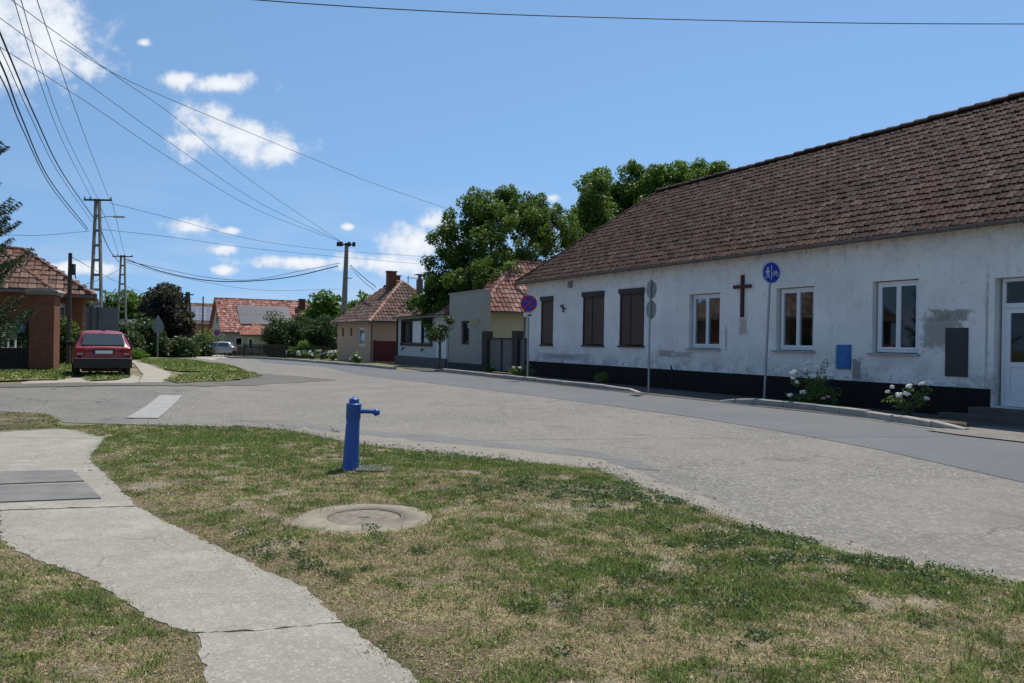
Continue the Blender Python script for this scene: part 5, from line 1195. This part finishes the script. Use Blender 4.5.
# panels lie in the roof plane
vdir = Vector((0, 4.5, 3.7)).normalized(); nrm_ = Vector((0, -3.7, 4.5)).normalized(); solar = simple('solar_cell', (.015, .022, .05), (.03, .04, .07), 2, .55, .0, bump=0, spec=.25); alu = simple('aluminium_frame', (.45, .46, .48), None, 5, .4, .5, bump=0)
def panels(parent, x0, cols, rows, pw, ph, v0, eave_y, eave_z, vdir, nrm_, ms, mf, gap=.03, skip=()):
    for r in range(rows):
        for c in range(cols):
            if (r, c) in skip: continue
            o_ = Vector((x0 + c * (pw + gap), eave_y, eave_z)) + vdir * (v0 + r * (ph + gap)) + nrm_ * .16
            U_ = Vector((1, 0, 0)); e_ = .035; mb = MB()
            pts = [o_, o_ + U_ * pw, o_ + U_ * pw + vdir * ph, o_ + vdir * ph]; lo = [q_ - nrm_ * .04 for q_ in pts]
            mb.add(pts + lo, [(0, 1, 2, 3), (0, 4, 5, 1), (1, 5, 6, 2), (2, 6, 7, 3), (3, 7, 4, 0)]); pn = mb.build('solar_panel', mf, parent)
            mb = MB(); o2 = o_ + nrm_ * .006 + U_ * e_ + vdir * e_; mb.quad(o2, o2 + U_ * (pw - 2 * e_), o2 + U_ * (pw - 2 * e_) + vdir * (ph - 2 * e_), o2 + vdir * (ph - 2 * e_)); mb.build('cells', ms, pn)
panels(srf, 1.9, 6, 2, .98, 1.75, .9, 0, ezg + .02, vdir, nrm_, solar, simple('black_frame', (.05, .055, .07), None, 5, .5, bump=0))
cb = simple('chimney_brick', (.16, .06, .045), (.11, .045, .035), 5, .9)
chimney(srf, L - 2.7, 3.4, ezg + 2.2, ezg + 3.9, .7, .6, cb); chimney(srf, L - 1.3, 1.6, ezg + .6, ezg + 2.0, .6, .5, cb)
# porch roof + street-side wing in front
q = PX(243, 333.5, Z0 - 5); q2 = PX(268, 334.5, Z0 - 4.2); dq = Vector((q2.x - q.x, q2.y - q.y)); gzq = float(G(q.x, q.y))
wg, wrf2 = house('porch_annex', 'small yellowish porch with a low orange tiled roof in front of the gabled house', (q.x, q.y, gzq), math.atan2(dq.y, dq.x), dq.length, 3.6, q.z - gzq, 1.15, plaster('yellow_plaster', (.44, .42, .25), (.32, .3, .2), (), .4), t_pink2, [(.5, 1.1, .6, 1.9)], 1.3, 1.3, .3, seed=71, tw=.3, th=.4)
window(wg, .5, 1.1, .6, 1.9, .1, 1, .08, True)
# second solar house further left
Z1 = 116; A = PX(176, 322, Z1); Bp = PX(236, 324, Z1 + 3); gz = float(G(A.x, A.y)); dx = Vector((Bp.x - A.x, Bp.y - A.y))
oh, orf = house('orange_house', 'far orange-walled house whose roof carries pale framed solar panels', (A.x, A.y, gz), math.atan2(dx.y, dx.x), dx.length, 8, A.z - gz, 2.9, plaster('orange_plaster', (.42, .22, .11), (.33, .17, .09), (), .3), t_brown, [(2.5, 3.6, 1, 2.4)], None, None, .4, seed=81, tw=.35, th=.45)
window(oh, 2.5, 3.6, 1, 2.4, .1, 2, .1, True)
v2 = Vector((0, 4, 2.9)).normalized(); n2 = Vector((0, -2.9, 4)).normalized()
panels(orf, .9, 6, 2, .95, 1.75, .3, 0, A.z - gz + .02, v2, n2, simple('pale_solar_cell', (.07, .10, .17), (.11, .14, .21), 1, .5, spec=.25, bump=0), simple('white_frame_metal', (.62, .64, .66), None, 5, .5, bump=0), .06)
# far small house left with red-brown roof
Z2 = 104; A = PX(112, 334, Z2); Bp = PX(150, 335, Z2); gz = float(G(A.x, A.y)); dx = Vector((Bp.x - A.x, Bp.y - A.y))
fh, _ = house('grey_roof_house', 'distant low house with a grey roof behind the hedge right of the red car', (A.x, A.y, gz), math.atan2(dx.y, dx.x), dx.length, 6, A.z - gz, 1.9, pale, simple('grey_slate', (.22, .22, .22), (.15, .15, .15), 5, .9), (), None, None, .4, seed=91, tw=.4, th=.5)
A = PX(146, 334, 90); gz = float(G(A.x, A.y))
fh2, _ = house('red_roof_shed', 'small shed with a sunlit pinkish roof half hidden by the pointed road sign', (A.x, A.y, gz), rad(20), 3.4, 3.0, A.z - gz, .9, pale, t_pink, (), None, None, .3, seed=95, tw=.3, th=.4)

# picket fences in front of the gabled house
def picket(label, pts, h, Wd=.09, gap=.15, mat_=None, group=None, name='picket_fence'):
    P0 = hit(*pts[0]); P1 = hit(*pts[1]); gz = float(G(P0.x, P0.y)); d = Vector((P1.x - P0.x, P1.y - P0.y)); L = d.length
    t = thing(name, label, 'fence', (P0.x, P0.y, gz), math.atan2(d.y, d.x), group)
    mb = MB(); n = int(L / gap); rs = random.Random(3)
    for i in range(n): x = i * gap; mb.prism([(x, .05), (x + Wd, .05), (x + Wd, h - .08 + rs.uniform(-.03, .03)), (x + Wd / 2, h), (x, h - .08)], 0, .025)
    o_ = mb.build('pickets', mat_, t)
    MB().box(0, L, .027, .07, h * .25, h * .25 + .08).build('rail', mat_, t); MB().box(0, L, .027, .07, h * .72, h * .72 + .08).build('rail', mat_, t)
    for i in range(int(L / 2.4) + 1): MB().box(i * 2.4, i * 2.4 + .1, .072, .17, -.2, h + .02).build('post', mat_, t)
    return t
darkw = simple('dark_fence_wood', (.06, .05, .04), (.035, .03, .026), 5, .9)
picket('dark weathered picket fence in front of the gabled house', [(243, 357.2), (286, 359.2)], 1.35, mat_=darkw, group='dark picket fences', gap=.24)
picket('grey picket fence stretch left of the gabled house corner', [(202, 353.8), (242, 357.0)], 1.15, gap=.22, mat_=simple('grey_fence_wood', (.12, .11, .10), (.07, .065, .06), 5, .9), group='dark picket fences')
picket('dark board fence behind the white rose row', [(287, 358), (333, 359.5)], 1.2, .10, .2, mat_=darkw, name='board_fence')

# ================================================================== left side: brick house, pillar, gate
def gnd(px, Z): d = ray(px, 340); p = Vector((d.x * Z, Z)); return Vector((p.x, p.y, float(G(p.x, p.y))))
bh_brick = brick_mat('orange_brick', (.27, .10, .045), (.22, .08, .04), (.20, .15, .11))
t_bh = tile_mat('brown_interlocking_tile', (.11, .06, .045), (.19, .115, .085), (.30, .20, .155), .15, .3)
# front wing: eave from beyond the frame to (52,285); rear wing to (93,291)
gz = .30; rzh = math.atan2(wn.y, wn.x)
R = PX(52, 285.5, 31); W1 = 9.0; bk = -wd
def left_of(R_, L_): return (R_.x - wn.x * L_, R_.y - wn.y * L_, gz)
w1, rf1 = house('brick_house', 'orange brick house with brown tiled hip roof behind the brick gate pillar', left_of(R, W1 + .35), rzh, W1, 4.6, R.z - gz + .1, 1.75, bh_brick, t_bh, [(W1 - 3.0, W1 - 1.8, 1.0, 2.3)], None, 2.1, .45, seed=101, tw=.3, th=.36)
window(w1, W1 - 3.0, W1 - 1.8, 1.0, 2.3, .1, 2, .07, True)
R2 = PX(92, 291.5, 35.2); Lw2 = 6.0
w2, rf2 = house('brick_house_wing', 'rear orange brick wing with a hip roof above the grey roller blind', left_of(R2, Lw2 + .35), rzh, Lw2, 5.0, R2.z - gz + .1, 1.8, bh_brick, t_bh, [(Lw2 - 1.55, Lw2 - .65, 1.2, 2.6)], None, 2.5, .45, seed=111, tw=.3, th=.36)
a, b = Lw2 - 1.55, Lw2 - .65
f = MB().box(a, b, .1, .14, 2.4, 2.6).box(a, a + .06, .08, .14, 1.2, 2.399).box(b - .06, b, .08, .14, 1.2, 2.399).build('window', white_frame, w2)
mb = MB()
for i in range(22): z = 1.2 + i * .052; mb.box(a + .06, b - .06, .10 + .006 * (i % 2), .13, z, z + .05)
mb.build('roller_blind', simple('grey_blind', (.26, .26, .27), None, 5, .6), f)
# gate pillar
p = gnd(44, 26.3); k = 26.3 / 800
GP = thing('brick_gate_pillar', 'tall red brick gate pillar with a rounded concrete cap, left of the red car', 'gate pillar', (p.x, p.y, p.z), rad(16))
MB().box(-.36, .36, -.30, .42, -.3, 2.52).build('brick_shaft', brick_mat('pillar_brick', (.25, .095, .05), (.20, .07, .04), (.19, .15, .12)), GP)
mb = MB(); n = 12; vs = []
for y in (-.42, .54):
    for i in range(n + 1): a = math.pi * i / n; vs.append((-.50 * math.cos(a), y, 2.60 + .13 * math.sin(a)))
m_ = n + 1; F_ = [(i, i + 1, m_ + i + 1, m_ + i) for i in range(n)] + [tuple(reversed(range(m_))), tuple(range(m_, 2 * m_)), (0, m_, 2 * m_ - 1, n)]
mb.add(vs, F_); mb.box(-.46, .46, -.38, .5, 2.522, 2.60); mb.build('cap', PAL['concrete'], GP)
# gate panel left of the pillar
g0_ = gnd(-14, 25.6); g1_ = gnd(30, 26.1); dv_ = Vector((g1_.x - g0_.x, g1_.y - g0_.y)); L = dv_.length
GT = thing('garden_gate', 'dark open-bar garden gate left of the brick pillar', 'gate', (g0_.x, g0_.y, g0_.z), math.atan2(dv_.y, dv_.x))
MB().box(L - .07, L, -.03, .03, -.1, 1.68).box(0, L - .071, -.02, .02, 1.55, 1.60).box(0, L - .071, -.02, .02, .08, .14).box(0, L - .071, -.02, .02, .72, .77).build('frame', iron, GT)
mb = MB()
for i in range(int(L / .12)): x = .04 + i * .12; mb.box(x, x + .022, -.011, .011, .141, .719); mb.box(x, x + .022, -.011, .011, .771, 1.549)
mb.build('bars', iron, GT)
MB().box(0, L - .07, .022, .03, .1, .75).build('lower_sheet', pm, GT)
x = L - .52 * 1.0
o = MB().box(L - .44, L - .14, -.06, -.025, 1.28, 1.58).build('notice_plate', simple('blue_grey_plate', (.10, .18, .24), None, 9, .5), GT)
t = thing('mailbox', 'small pale mailbox fixed on the dark gate beside the brick pillar', 'mailbox', (g1_.x - .43, g1_.y - .16, g1_.z + 1.02)); MB().box(-.09, .09, -.1, .02, 0, .26).box(-.1, .1, -.11, .03, .262, .29).build('box', simple('pale_box', (.55, .52, .44), None, 6, .6), t); MB().box(-.06, .06, -.104, -.1005, .18, .21).build('slot', black_m, t)
# white garden chair behind the gate
p = gnd(6, 27.6); k = 27.6 / 800
wc = thing('garden_chair', 'white plastic garden chair standing behind the dark gate', 'chair', (p.x, p.y, p.z), rad(12))
for sx in (-1, 1):
    MB().bar((sx * .2, .2, 0), (sx * .2, .24, 1.28), .07, .05).build('back_leg', white_frame, wc); MB().bar((sx * .24, -.2, 0), (sx * .24, -.2, .62), .05, .05).build('front_leg', white_frame, wc)
    MB().box(sx * .24 - .035, sx * .24 + .035, -.24, .2, .621, .66).build('armrest', white_frame, wc)
MB().box(-.26, .26, -.24, .2, .42, .46).build('seat', white_frame, wc); MB().box(-.16, .16, .2, .23, 1.0, 1.06).box(-.16, .16, .2, .23, .7, .75).box(-.03, .03, .2, .23, .751, .999).build('backrest', white_frame, wc)
# hedge dark inside the yard behind gate
bush('dark clipped shrub behind the garden gate', 12, 322, 44, 30, lf_dark, 368, 201, 50, .09, 700, .42)
bush('leafy green shrub between the brick pillar and the thin wooden pole', 64, 322, 18, 32.5, lf_walnut, 366, 203, 46, .09, 700, .42)
# grey sheet metal wall behind the car
s0 = gnd(74, 43); s1 = gnd(118.5, 44); dv_ = Vector((s1.x - s0.x, s1.y - s0.y)); L = dv_.length
MS = thing('sheet_metal_fence', 'tall plain grey sheet metal fence behind the red car', 'fence', (s0.x, s0.y, s0.z), math.atan2(dv_.y, dv_.x))
sheet_m = simple('grey_sheet', (.155, .165, .175), (.12, .125, .13), 1.5, .6, .2, bump=.1); xs_ = [0, L * .36, L * .52, L]
for i in range(3): MB().box(xs_[i] + .012, xs_[i + 1] - .012, 0, .04, -.1, 3.0).build('panel', sheet_m, MS)
for x in xs_[1:3]: MB().box(x - .05, x + .05, -.06, -.001, -.1, 3.03).build('post', simple('dark_grey_post', (.07, .075, .08), None, 4, .6), MS)

# spruce at the left edge of the picture
needle = leaf_mat('spruce_needle', (.012, .03, .012), (.045, .085, .03), .12)
def spruce(base, H_, label):
    t = thing('spruce_tree', label, 'spruce', base, 0); rs = np.random.RandomState(5)
    mb = MB(); mb.tube([(0, 0, -.2), (0, 0, H_ * .5), (0, 0, H_)], [.22, .14, .02], 9); mb.build('trunk', bark, t)
    VV = []; CC = []; bm_ = MB()
    z = 1.5
    while z < H_ - .3:
        nb = 9; Rr = (1 - z / H_) ** .8 * 2.6 + .2
        for j in range(nb):
            a = rs.uniform(0, 6.283); L = Rr * rs.uniform(.75, 1.1); pts = []
            for q in np.linspace(0, 1, 7): pts.append(np.array([math.cos(a) * L * q, math.sin(a) * L * q, z - .35 * L * math.sin(q * 2.2) + .28 * L * q * q]))
            bm_.tube([tuple(p_) for p_ in pts], [.03, .026, .022, .018, .013, .009, .004], 5)
            side = np.array([-math.sin(a), math.cos(a), 0])
            for q in np.linspace(.18, 1, int(L * 13)):
                c = np.array([math.cos(a) * L * q, math.sin(a) * L * q, z - .35 * L * math.sin(q * 2.2) + .28 * L * q * q])
                for sg in (-1, 1):
                    tl = .38 * (1.08 - q) * rs.uniform(.6, 1.2) + .10; dirn = side * sg * .75 + np.array([math.cos(a), math.sin(a), 0]) * .6 + np.array([0, 0, -.28]); dirn /= np.linalg.norm(dirn)
                    m = int(tl * 130) + 6; tt = rs.uniform(0, 1, m)[:, None]; P = c + dirn * tl * tt; nd = dirn * .6 + rs.normal(size=(m, 3)) * .55; nd /= np.linalg.norm(nd, axis=1)[:, None]
                    wv = np.cross(nd, rs.normal(size=(m, 3))); wv /= np.linalg.norm(wv, axis=1)[:, None]; ln = rs.uniform(.04, .08, m)[:, None]; ww = .010
                    qd = np.stack([P - wv * ww, P + wv * ww, P + nd * ln + wv * ww * .5, P + nd * ln - wv * ww * .5], 1); VV.append(qd.reshape(-1, 3)); CC.append(np.full(m * 4, rs.uniform(.2, .8)))
        z += .42 if z < 6 else .34
    bm_.build('branches', bark, t)
    V = np.concatenate(VV); np_mesh('needles', V, np.arange(len(V)).reshape(-1, 4), 4, np.concatenate(CC)[:, None], needle, t); return t
p = gnd(-60, 21.5); spruce((p.x, p.y, p.z), 10.0, 'dark spruce whose drooping branches enter the picture at the left edge')

# ================================================================== poles and wires
def lattice_pole(label, px, ytop, Z, arms, rz=0, wtop=.16, wbot=.42, lamp=None):
    b = gnd(px, Z); top = PX(px, ytop, Z).z - b.z; t = thing('power_pole', label, 'power pole', (b.x, b.y, b.z), rz, 'lattice concrete power poles')
    mb = MB(); W = lambda z: wbot + (wtop - wbot) * z / top
    vs = []
    for sx in (-1, 1): mb.bar((sx * wbot, 0, -.3), (sx * wtop, 0, top), .11, .2)
    n = int(top / .85)
    for i in range(1, n + 1): z = i * top / n - .12; mb.box(-W(z), W(z), -.09, .09, z - .07, z + .07)
    mb.build('shaft', conc_pole, t)
    for (z, w0, w1) in arms: 
        MB().box(w0, w1, -.16, -.101, top - z - .05, top - z + .05).build('crossarm', iron, t)
        for u in (w0 + .06, w1 - .06, w0 * .5): MB().lathe([(.03, 0), (.05, .04), (.03, .08), (.045, .12), (.0, .16)], 8, u, -.13, top - z + .05).build('insulator', simple('insulator', (.25, .2, .18), None, 9, .3), t)
    if lamp:
        z, ln = lamp; o = MB().tube([(0, -.1, top - z), (ln * .6, -.1, top - z + .12), (ln, -.1, top - z + .1)], .025, 6).build('lamp_arm', galv, t)
        MB().box(ln - .1, ln + .55, -.2, 0, top - z + .06, top - z + .15).build('lamp_head', simple('lamp_housing', (.55, .56, .56), None, 5, .5), o)
    return Vector((b.x, b.y, b.z)), top
P1 = lattice_pole('taller lattice concrete power pole behind the red car, with a street lamp arm', 95.5, 199, 47, [(.08, -.75, .9)], 0, .10, .42, (1.15, 1.1))
P2 = lattice_pole('shorter lattice concrete power pole to the right of the taller one', 121.5, 255, 75, [(.15, -.9, 1.0)], 0, .16, .50)
# heavy concrete pole by the beige house
b = gnd(342.5, 70); k = 70 / 800; top = PX(345.5, 243, 70).z - b.z
t = thing('concrete_pole', 'thick tapered concrete pole with a short crossarm behind the beige house', 'power pole', (b.x, b.y, b.z), 0)
MB().tube([(0, 0, -.3), (.12, 0, top * .5), (.24, 0, top)], [.32, .25, .16], 10).build('shaft', conc_pole, t)
o = MB().box(-.6, 1.05, -.26, -.17, top - .22, top - .1).build('crossarm', iron, t)
for u in (-.45, -.2, .5, .9): MB().box(u - .12, u + .12, -.3, -.1, top - .32, top + .06).build('switch_unit', black_m, o)
MB().tube([(.18, -.2, top * .70), (.75, -.2, top * .70)], .04, 6).build('bracket', iron, t)
P3 = (Vector((b.x, b.y, b.z)), top)
# small wooden pole with a box
b = gnd(68.5, 31); top = PX(69, 253, 31).z - b.z
t = thing('wooden_pole', 'thin dark wooden pole with a small box near its top, beside the pillar', 'pole', (b.x, b.y, b.z), 0)
MB().tube([(0, 0, -.2), (.02, 0, top)], [.09, .07], 9).build('shaft', wood, t); MB().box(.06, .20, -.08, .08, top - .85, top - .42).build('box', iron, t); MB().tube([(.19, 0, top - .6), (.24, 0, top - 1.0)], .02, 5).build('cable_tail', cable_m, t)
P4 = (Vector((b.x, b.y, b.z)), top)
# tarred double pole, thin post far away
b = gnd(186, 84); top = PX(186, 292, 84).z - b.z
t = thing('double_wooden_pole', 'tarred A-shaped double wooden pole in front of the far solar roof', 'power pole', (b.x, b.y, b.z), 0)
for sx, px_ in ((-1, 0), (1, .9)): MB().tube([(-.02 if sx < 0 else .75, 0, -.2), (.0 if sx < 0 else .2, 0, top)], [.17, .13], 8).build('leg', wood, t)
MB().box(-.5, .8, -.2, -.14, top - .35, top - .22).build('crossarm', iron, t)
b = gnd(202.5, 84); top = PX(202.5, 297, 84).z - b.z
t = thing('thin_post', 'thin dark post right of the tarred double pole', 'post', (b.x, b.y, b.z), 0); MB().tube([(0, 0, -.2), (0, 0, top)], [.09, .07], 8).build('shaft', wood, t)
MB().lathe([(.09, 0), (.09, .05), (0, .08)], 8, 0, 0, top - .02).build('cap', iron, t)

def wire(label, pts, r=.012, n=14, group='overhead wires'):
    """pts: (px, py, depth) control points; Catmull-Rom through them"""
    P = [PX(*q) for q in pts]; Q = [P[0] * 2 - P[1]] + P + [P[-1] * 2 - P[-2]]; out = []
    for i in range(1, len(Q) - 2):
        for j in range(n):
            u = j / n; a, b_, c, d_ = Q[i - 1], Q[i], Q[i + 1], Q[i + 2]
            out.append(.5 * ((2 * b_) + (c - a) * u + (2 * a - 5 * b_ + 4 * c - d_) * u * u + (3 * b_ - a - 3 * c + d_) * u ** 3))
    out.append(P[-1]); m_ = MB(); base = out[0]
    m_.tube([p_ - base for p_ in out], r, 5); o = m_.build('overhead_wire', cable_m); o.location = base
    tag(o, label, 'wire', group); return o
wire('long single wire crossing the top of the sky from centre to right', [(-60, -28, 15), (245, -1, 15), (450, 12, 15), (640, 18.5, 16), (850, 23, 17), (1024, 24, 18), (1200, 24, 19)], .011)
wire('thick lowest cable of the bundle curving down to the tall lattice pole', [(-60, -50, 14), (0, 62, 18), (21, 116, 24), (50, 180, 34), (88, 229, 47)], .022)
wire('second thick cable just above the lowest one at the left edge', [(-60, -15, 14), (0, 76, 18), (22, 128, 24), (52, 188, 34), (87, 231, 47)], .016)
wire('thick cable right of the bundle, meeting the tall lattice pole under its lamp', [(-60, -110, 14), (0, 33, 18), (35, 116, 25), (62, 172, 35), (93, 217, 47)], .022)
wire('thinner cable between the thick ones at the left edge', [(-60, -70, 14), (0, 48, 18), (30, 115, 24), (58, 172, 34), (92, 222, 47)], .011)
wire('thin wire from the top edge down to the left end of the tall pole crossarm', [(0, -45, 14), (14, 0, 17), (36, 70, 24), (62, 140, 34), (92, 199, 47)], .010)
wire('thin wire close to the right of the crossarm wire at the upper left', [(10, -40, 14), (21, 0, 17), (42, 70, 24), (66, 135, 34), (98, 199, 47)], .010)
wire('thin wire ending at the right end of the tall pole crossarm', [(25, -45, 14), (37, 0, 17), (70, 95, 26), (92, 155, 36), (110, 201, 47)], .010)
wire('topmost diagonal wire from the upper left to the concrete pole', [(-40, -40, 22), (21, 7, 26), (119, 78, 35), (176, 118, 44), (250, 180, 55), (340, 241, 70)], .013)
wire('middle diagonal wire from the left edge to the concrete pole', [(-40, -5, 22), (0, 18, 26), (88, 84, 35), (176, 147, 45), (260, 203, 56), (342, 242, 70)], .013)
wire('lowest diagonal wire from the left edge to the concrete pole', [(-40, 24, 22), (0, 47, 26), (88, 103, 35), (176, 162, 45), (260, 211, 56), (344, 243, 70)], .013)
wire('long slack wire passing the clouds towards the walnut tree', [(60, 40, 26), (119, 76, 30), (200, 112, 36), (306, 156, 44), (370, 182, 50), (445, 208, 56)], .012)
wire('wire from the tall pole crossarm rightwards over the houses', [(110, 203, 47), (170, 218, 55), (250, 239, 65), (330, 250, 75), (430, 257, 90)], .014)
wire('lower wire from the lamp pole rightwards over the houses', [(99, 229, 47), (170, 237, 55), (250, 248, 65), (330, 256, 75), (420, 264, 90)], .014)
wire('horizontal wire at the left edge running to the tall pole', [(-20, 235, 30), (10, 235, 34), (45, 235, 40), (90, 231, 47)], .012)
wire('thick slack cable between the short lattice pole and the concrete pole', [(126, 259, 75), (160, 271, 75), (200, 279.5, 74), (240, 281.5, 72), (290, 277, 71), (338, 266, 70)], .045)
wire('thinner companion of the slack cable between the two poles', [(126, 261, 75), (160, 268, 75), (205, 277, 74), (250, 280, 72), (300, 271, 71), (340, 263, 70)], .022)
wire('service cable dropping from the concrete pole to the brick chimneys', [(350, 265, 70), (362, 276, 64), (376, 287, 58)], .03)
wire('second service cable dropping from the concrete pole to the beige roof', [(350, 267.5, 70), (361, 279, 64), (374, 290, 58)], .02)
wire('thick cable hanging from the tall pole to the short lattice pole', [(99, 222, 47), (104, 238, 55), (111, 252, 64), (119, 262, 75)], .03)
wire('thin wire from the tall pole crossarm down to the short lattice pole', [(98, 200, 47), (106, 220, 55), (114, 240, 64), (119, 257, 75)], .014)
wire('thin outer wire falling right of the tall pole to the short pole', [(112, 202, 47), (117, 222, 55), (121, 240, 64), (125, 256, 75)], .014)
wire('faint wire from the short lattice pole to the right over the far roofs', [(125, 262, 75), (180, 277, 80), (260, 290, 90), (340, 289, 100)], .018)
wire('faint wire leaving the small wooden pole to the right', [(70, 256, 31), (95, 270, 50), (130, 288, 60), (170, 300, 75)], .013)
wire('faint wire crossing behind the tall pole towards the upper right', [(70, 288, 34), (95, 281, 52), (115, 272, 64), (122, 268, 75)], .016)

# ================================================================== red hatchback
def car(label, p, rz, paint, name='parked_car', full=True):
    t = thing(name, label, 'car', tuple(p), rz)       # local: -y is the rear
    W = .80
    st = [  # y, z_under, z_sill, z_belt, z_roof(or belt), w_low, w_belt, w_roof
        (-1.86, .42, .50, .80, .80, .70, .70, .55), (-1.84, .30, .42, .90, .905, .76, .745, .60), (-1.74, .24, .40, .93, .96, .79, .77, .615), (-1.45, .22, .38, .94, 1.37, .80, .79, .60), (-1.2, .22, .38, .94, 1.425, .80, .79, .60),
        (-.4, .22, .38, .93, 1.44, .80, .79, .61), (.25, .22, .38, .92, 1.40, .80, .785, .60), (.95, .22, .38, .90, .935, .80, .775, .62), (1.6, .24, .40, .80, .82, .78, .74, .60), (1.85, .32, .45, .68, .70, .70, .66, .5)]
    rows = []
    for (y, zu, zs, zb, zr, wl, wb, wr) in st:
        r = [(-wl * .9, zu), (-wl, zs), (-wl * 1.005, (zs + zb) / 2), (-wb, zb - .03), (-wb * .975, zb)]
        r += [(-wr, zr - .06 if zr - zb > .2 else zr - .005), (-wr * .85, zr - .01 if zr - zb > .2 else zr), (0, zr + .015)]
        full_ = r + [(-x, z) for x, z in reversed(r[:-1])]; rows.append([(x, y, z) for x, z in full_])
    n = len(rows[0]); vs = [v for r in rows for v in r]; F_ = []; 
    for i in range(len(rows) - 1):
        for k in range(n): k2 = (k + 1) % n; F_.append((i * n + k, i * n + k2, (i + 1) * n + k2, (i + 1) * n + k))
    F_ += [tuple(range(n)), tuple(reversed(range((len(rows) - 1) * n, len(rows) * n)))]
    mb = MB(); mb.add(vs, F_, smooth=True); body = mb.build('body', paint, t)
    sb = body.modifiers.new('sub', 'SUBSURF'); sb.levels = 2; sb.render_levels = 2
    cg = car_glass; bl = black_m
    # rear window, side windows, windscreen sit just proud of the shell
    def patch(nm, q, th=.012, m_=None, par=t):
        q = [Vector(v) for v in q]; nn = (q[1] - q[0]).cross(q[3] - q[0]).normalized() * th; mb = MB(); mb.add(q + [v + nn for v in q], [(0, 3, 2, 1), (4, 5, 6, 7), (0, 1, 5, 4), (1, 2, 6, 5), (2, 3, 7, 6), (3, 0, 4, 7)]); return mb.build(nm, m_, par, .01)
    patch('rear_window', [(-.60, -1.765, .97), (.60, -1.765, .97), (.52, -1.50, 1.33), (-.52, -1.50, 1.33)], .02, cg)
    patch('windscreen', [(.62, 1.0, .93), (-.62, 1.0, .93), (-.52, .38, 1.36), (.52, .38, 1.36)], .03, cg)
    for sx in (-1, 1):
        def sd(nm, pts, m_):
            q = [(sx * x, y, z) for x, y, z in pts]
            if sx > 0: q = q[::-1]
            return patch(nm, q, .012, m_)
        sd('side_window', [(.775, -.35, .965), (.775, -1.35, .965), (.645, -1.28, 1.32), (.64, -.38, 1.34)], cg); sd('side_window', [(.77, .72, .955), (.775, -.28, .965), (.64, -.30, 1.34), (.65, .30, 1.32)], cg)
        MB().box(min(sx * .79, sx * .98), max(sx * .79, sx * .98), .52, .62, .93, 1.07).build('wing_mirror', bl, t, .02)
        o = MB().box(min(sx * .50, sx * .765), max(sx * .50, sx * .765), -1.895, -1.80, .66, .89).build('tail_light', tail_m, t, .015); MB().box(min(sx * .56, sx * .72), max(sx * .56, sx * .72), -1.899, -1.894, .68, .74).build('reversing_lens', simple('pale_lens', (.5, .3, .28), None, 5, .3), o)
        MB().box(min(sx * .45, sx * .66), max(sx * .45, sx * .66), 1.80, 1.87, .52, .66).build('headlight', glass, t)
        for y in (-1.18, 1.2):
            wv = MB(Matrix.Translation((sx * .70, y, .29)) @ Matrix.Rotation(rad(90), 4, 'Y')); wv.lathe([(.17, -.085), (.27, -.085), (.29, -.06), (.29, .06), (.27, .085), (.17, .085)], 24); o = wv.build('wheel', tyre_m, t)
            wv = MB(Matrix.Translation((sx * .70, y, .29)) @ Matrix.Rotation(rad(90), 4, 'Y')); wv.lathe([(.0, sx * .05), (.08, sx * .06), (.17, sx * .07), (.172, -.05), (0, -.05)], 20); wv.build('rim', zinc, o)
    mb = MB(); bp = [(-.81, -1.70, .30), (-.80, -1.86, .28), (-.6, -1.95, .27), (.6, -1.95, .27), (.80, -1.86, .28), (.81, -1.70, .30)]
    mb.add([(x, y, .27) for x, y, z in bp] + [(x, y, .56) for x, y, z in bp], [(i, i + 1, i + 7, i + 6) for i in range(5)] + [(6, 7, 8, 9, 10, 11), (5, 4, 3, 2, 1, 0)]); bu = mb.build('rear_bumper', simple('bumper_plastic', (.022, .021, .021), (.035, .03, .03), 6, .6, bump=.1), t, .02)
    MB().box(-.79, .79, -1.955, -1.90, .562, .59).build('bumper_trim', simple('bumper_trim', (.42, .25, .24), None, 6, .5), bu)
    pr = MB().box(-.30, .30, -1.885, -1.86, .70, .86).build('plate_recess', bl, t); MB().box(-.25, .25, -1.893, -1.887, .715, .815).build('number_plate', white_sign, pr); MB().box(-.26, -.225, -1.897, -1.894, .717, .813).build('plate_band', blue_sign, pr)
    MB().box(-.05, .05, -1.88, -1.86, .90, .93).build('latch', galv, t)
    MB().box(-.55, .55, -1.5, 1.3, .16, .24).build('underbody', bl, t); MB().tube([(.45, -1.6, .22), (.45, -1.95, .22)], .03, 8).build('exhaust', iron, t)
    MB().box(-.06, .06, -1.44, -1.40, 1.405, 1.43).build('brake_light', tail_m, t)
    return t
car_paint = MT('faded_red_car_paint', .42, 0, .5); n_ = car_paint.noise(2.5, 4, .6); car_paint.color(car_paint.mix(car_paint.rng(n_, .35, .7, 0, .6), (.30, .018, .022), (.20, .016, .02))); car_paint.b.inputs['Coat Weight'].default_value = .4; car_paint.b.inputs['Coat Roughness'].default_value = .2; car_paint = car_paint.m
car_glass = simple('tinted_car_glass', (.05, .07, .07), (.07, .09, .09), 3, .08, 0, bump=0, spec=1.0); tail_m = simple('tail_light_plastic', (.30, .012, .015), (.22, .01, .012), 12, .3, bump=0); tyre_m = simple('tyre_rubber', (.018, .018, .018), (.03, .028, .026), 9, .9)
p = gnd(100.5, 24.6); car('old red hatchback parked beside the brick pillar, seen from behind', (p.x, p.y, p.z + .02), rad(30.0), car_paint).scale = (.94, .94, .94)
grey_paint = simple('silver_car_paint', (.45, .47, .50), None, 3, .35, .3, bump=0, spec=.6)
p = gnd(216, 79); car('distant silver car parked crosswise behind the far fence', (p.x, p.y, p.z + .05), rad(100), grey_paint)
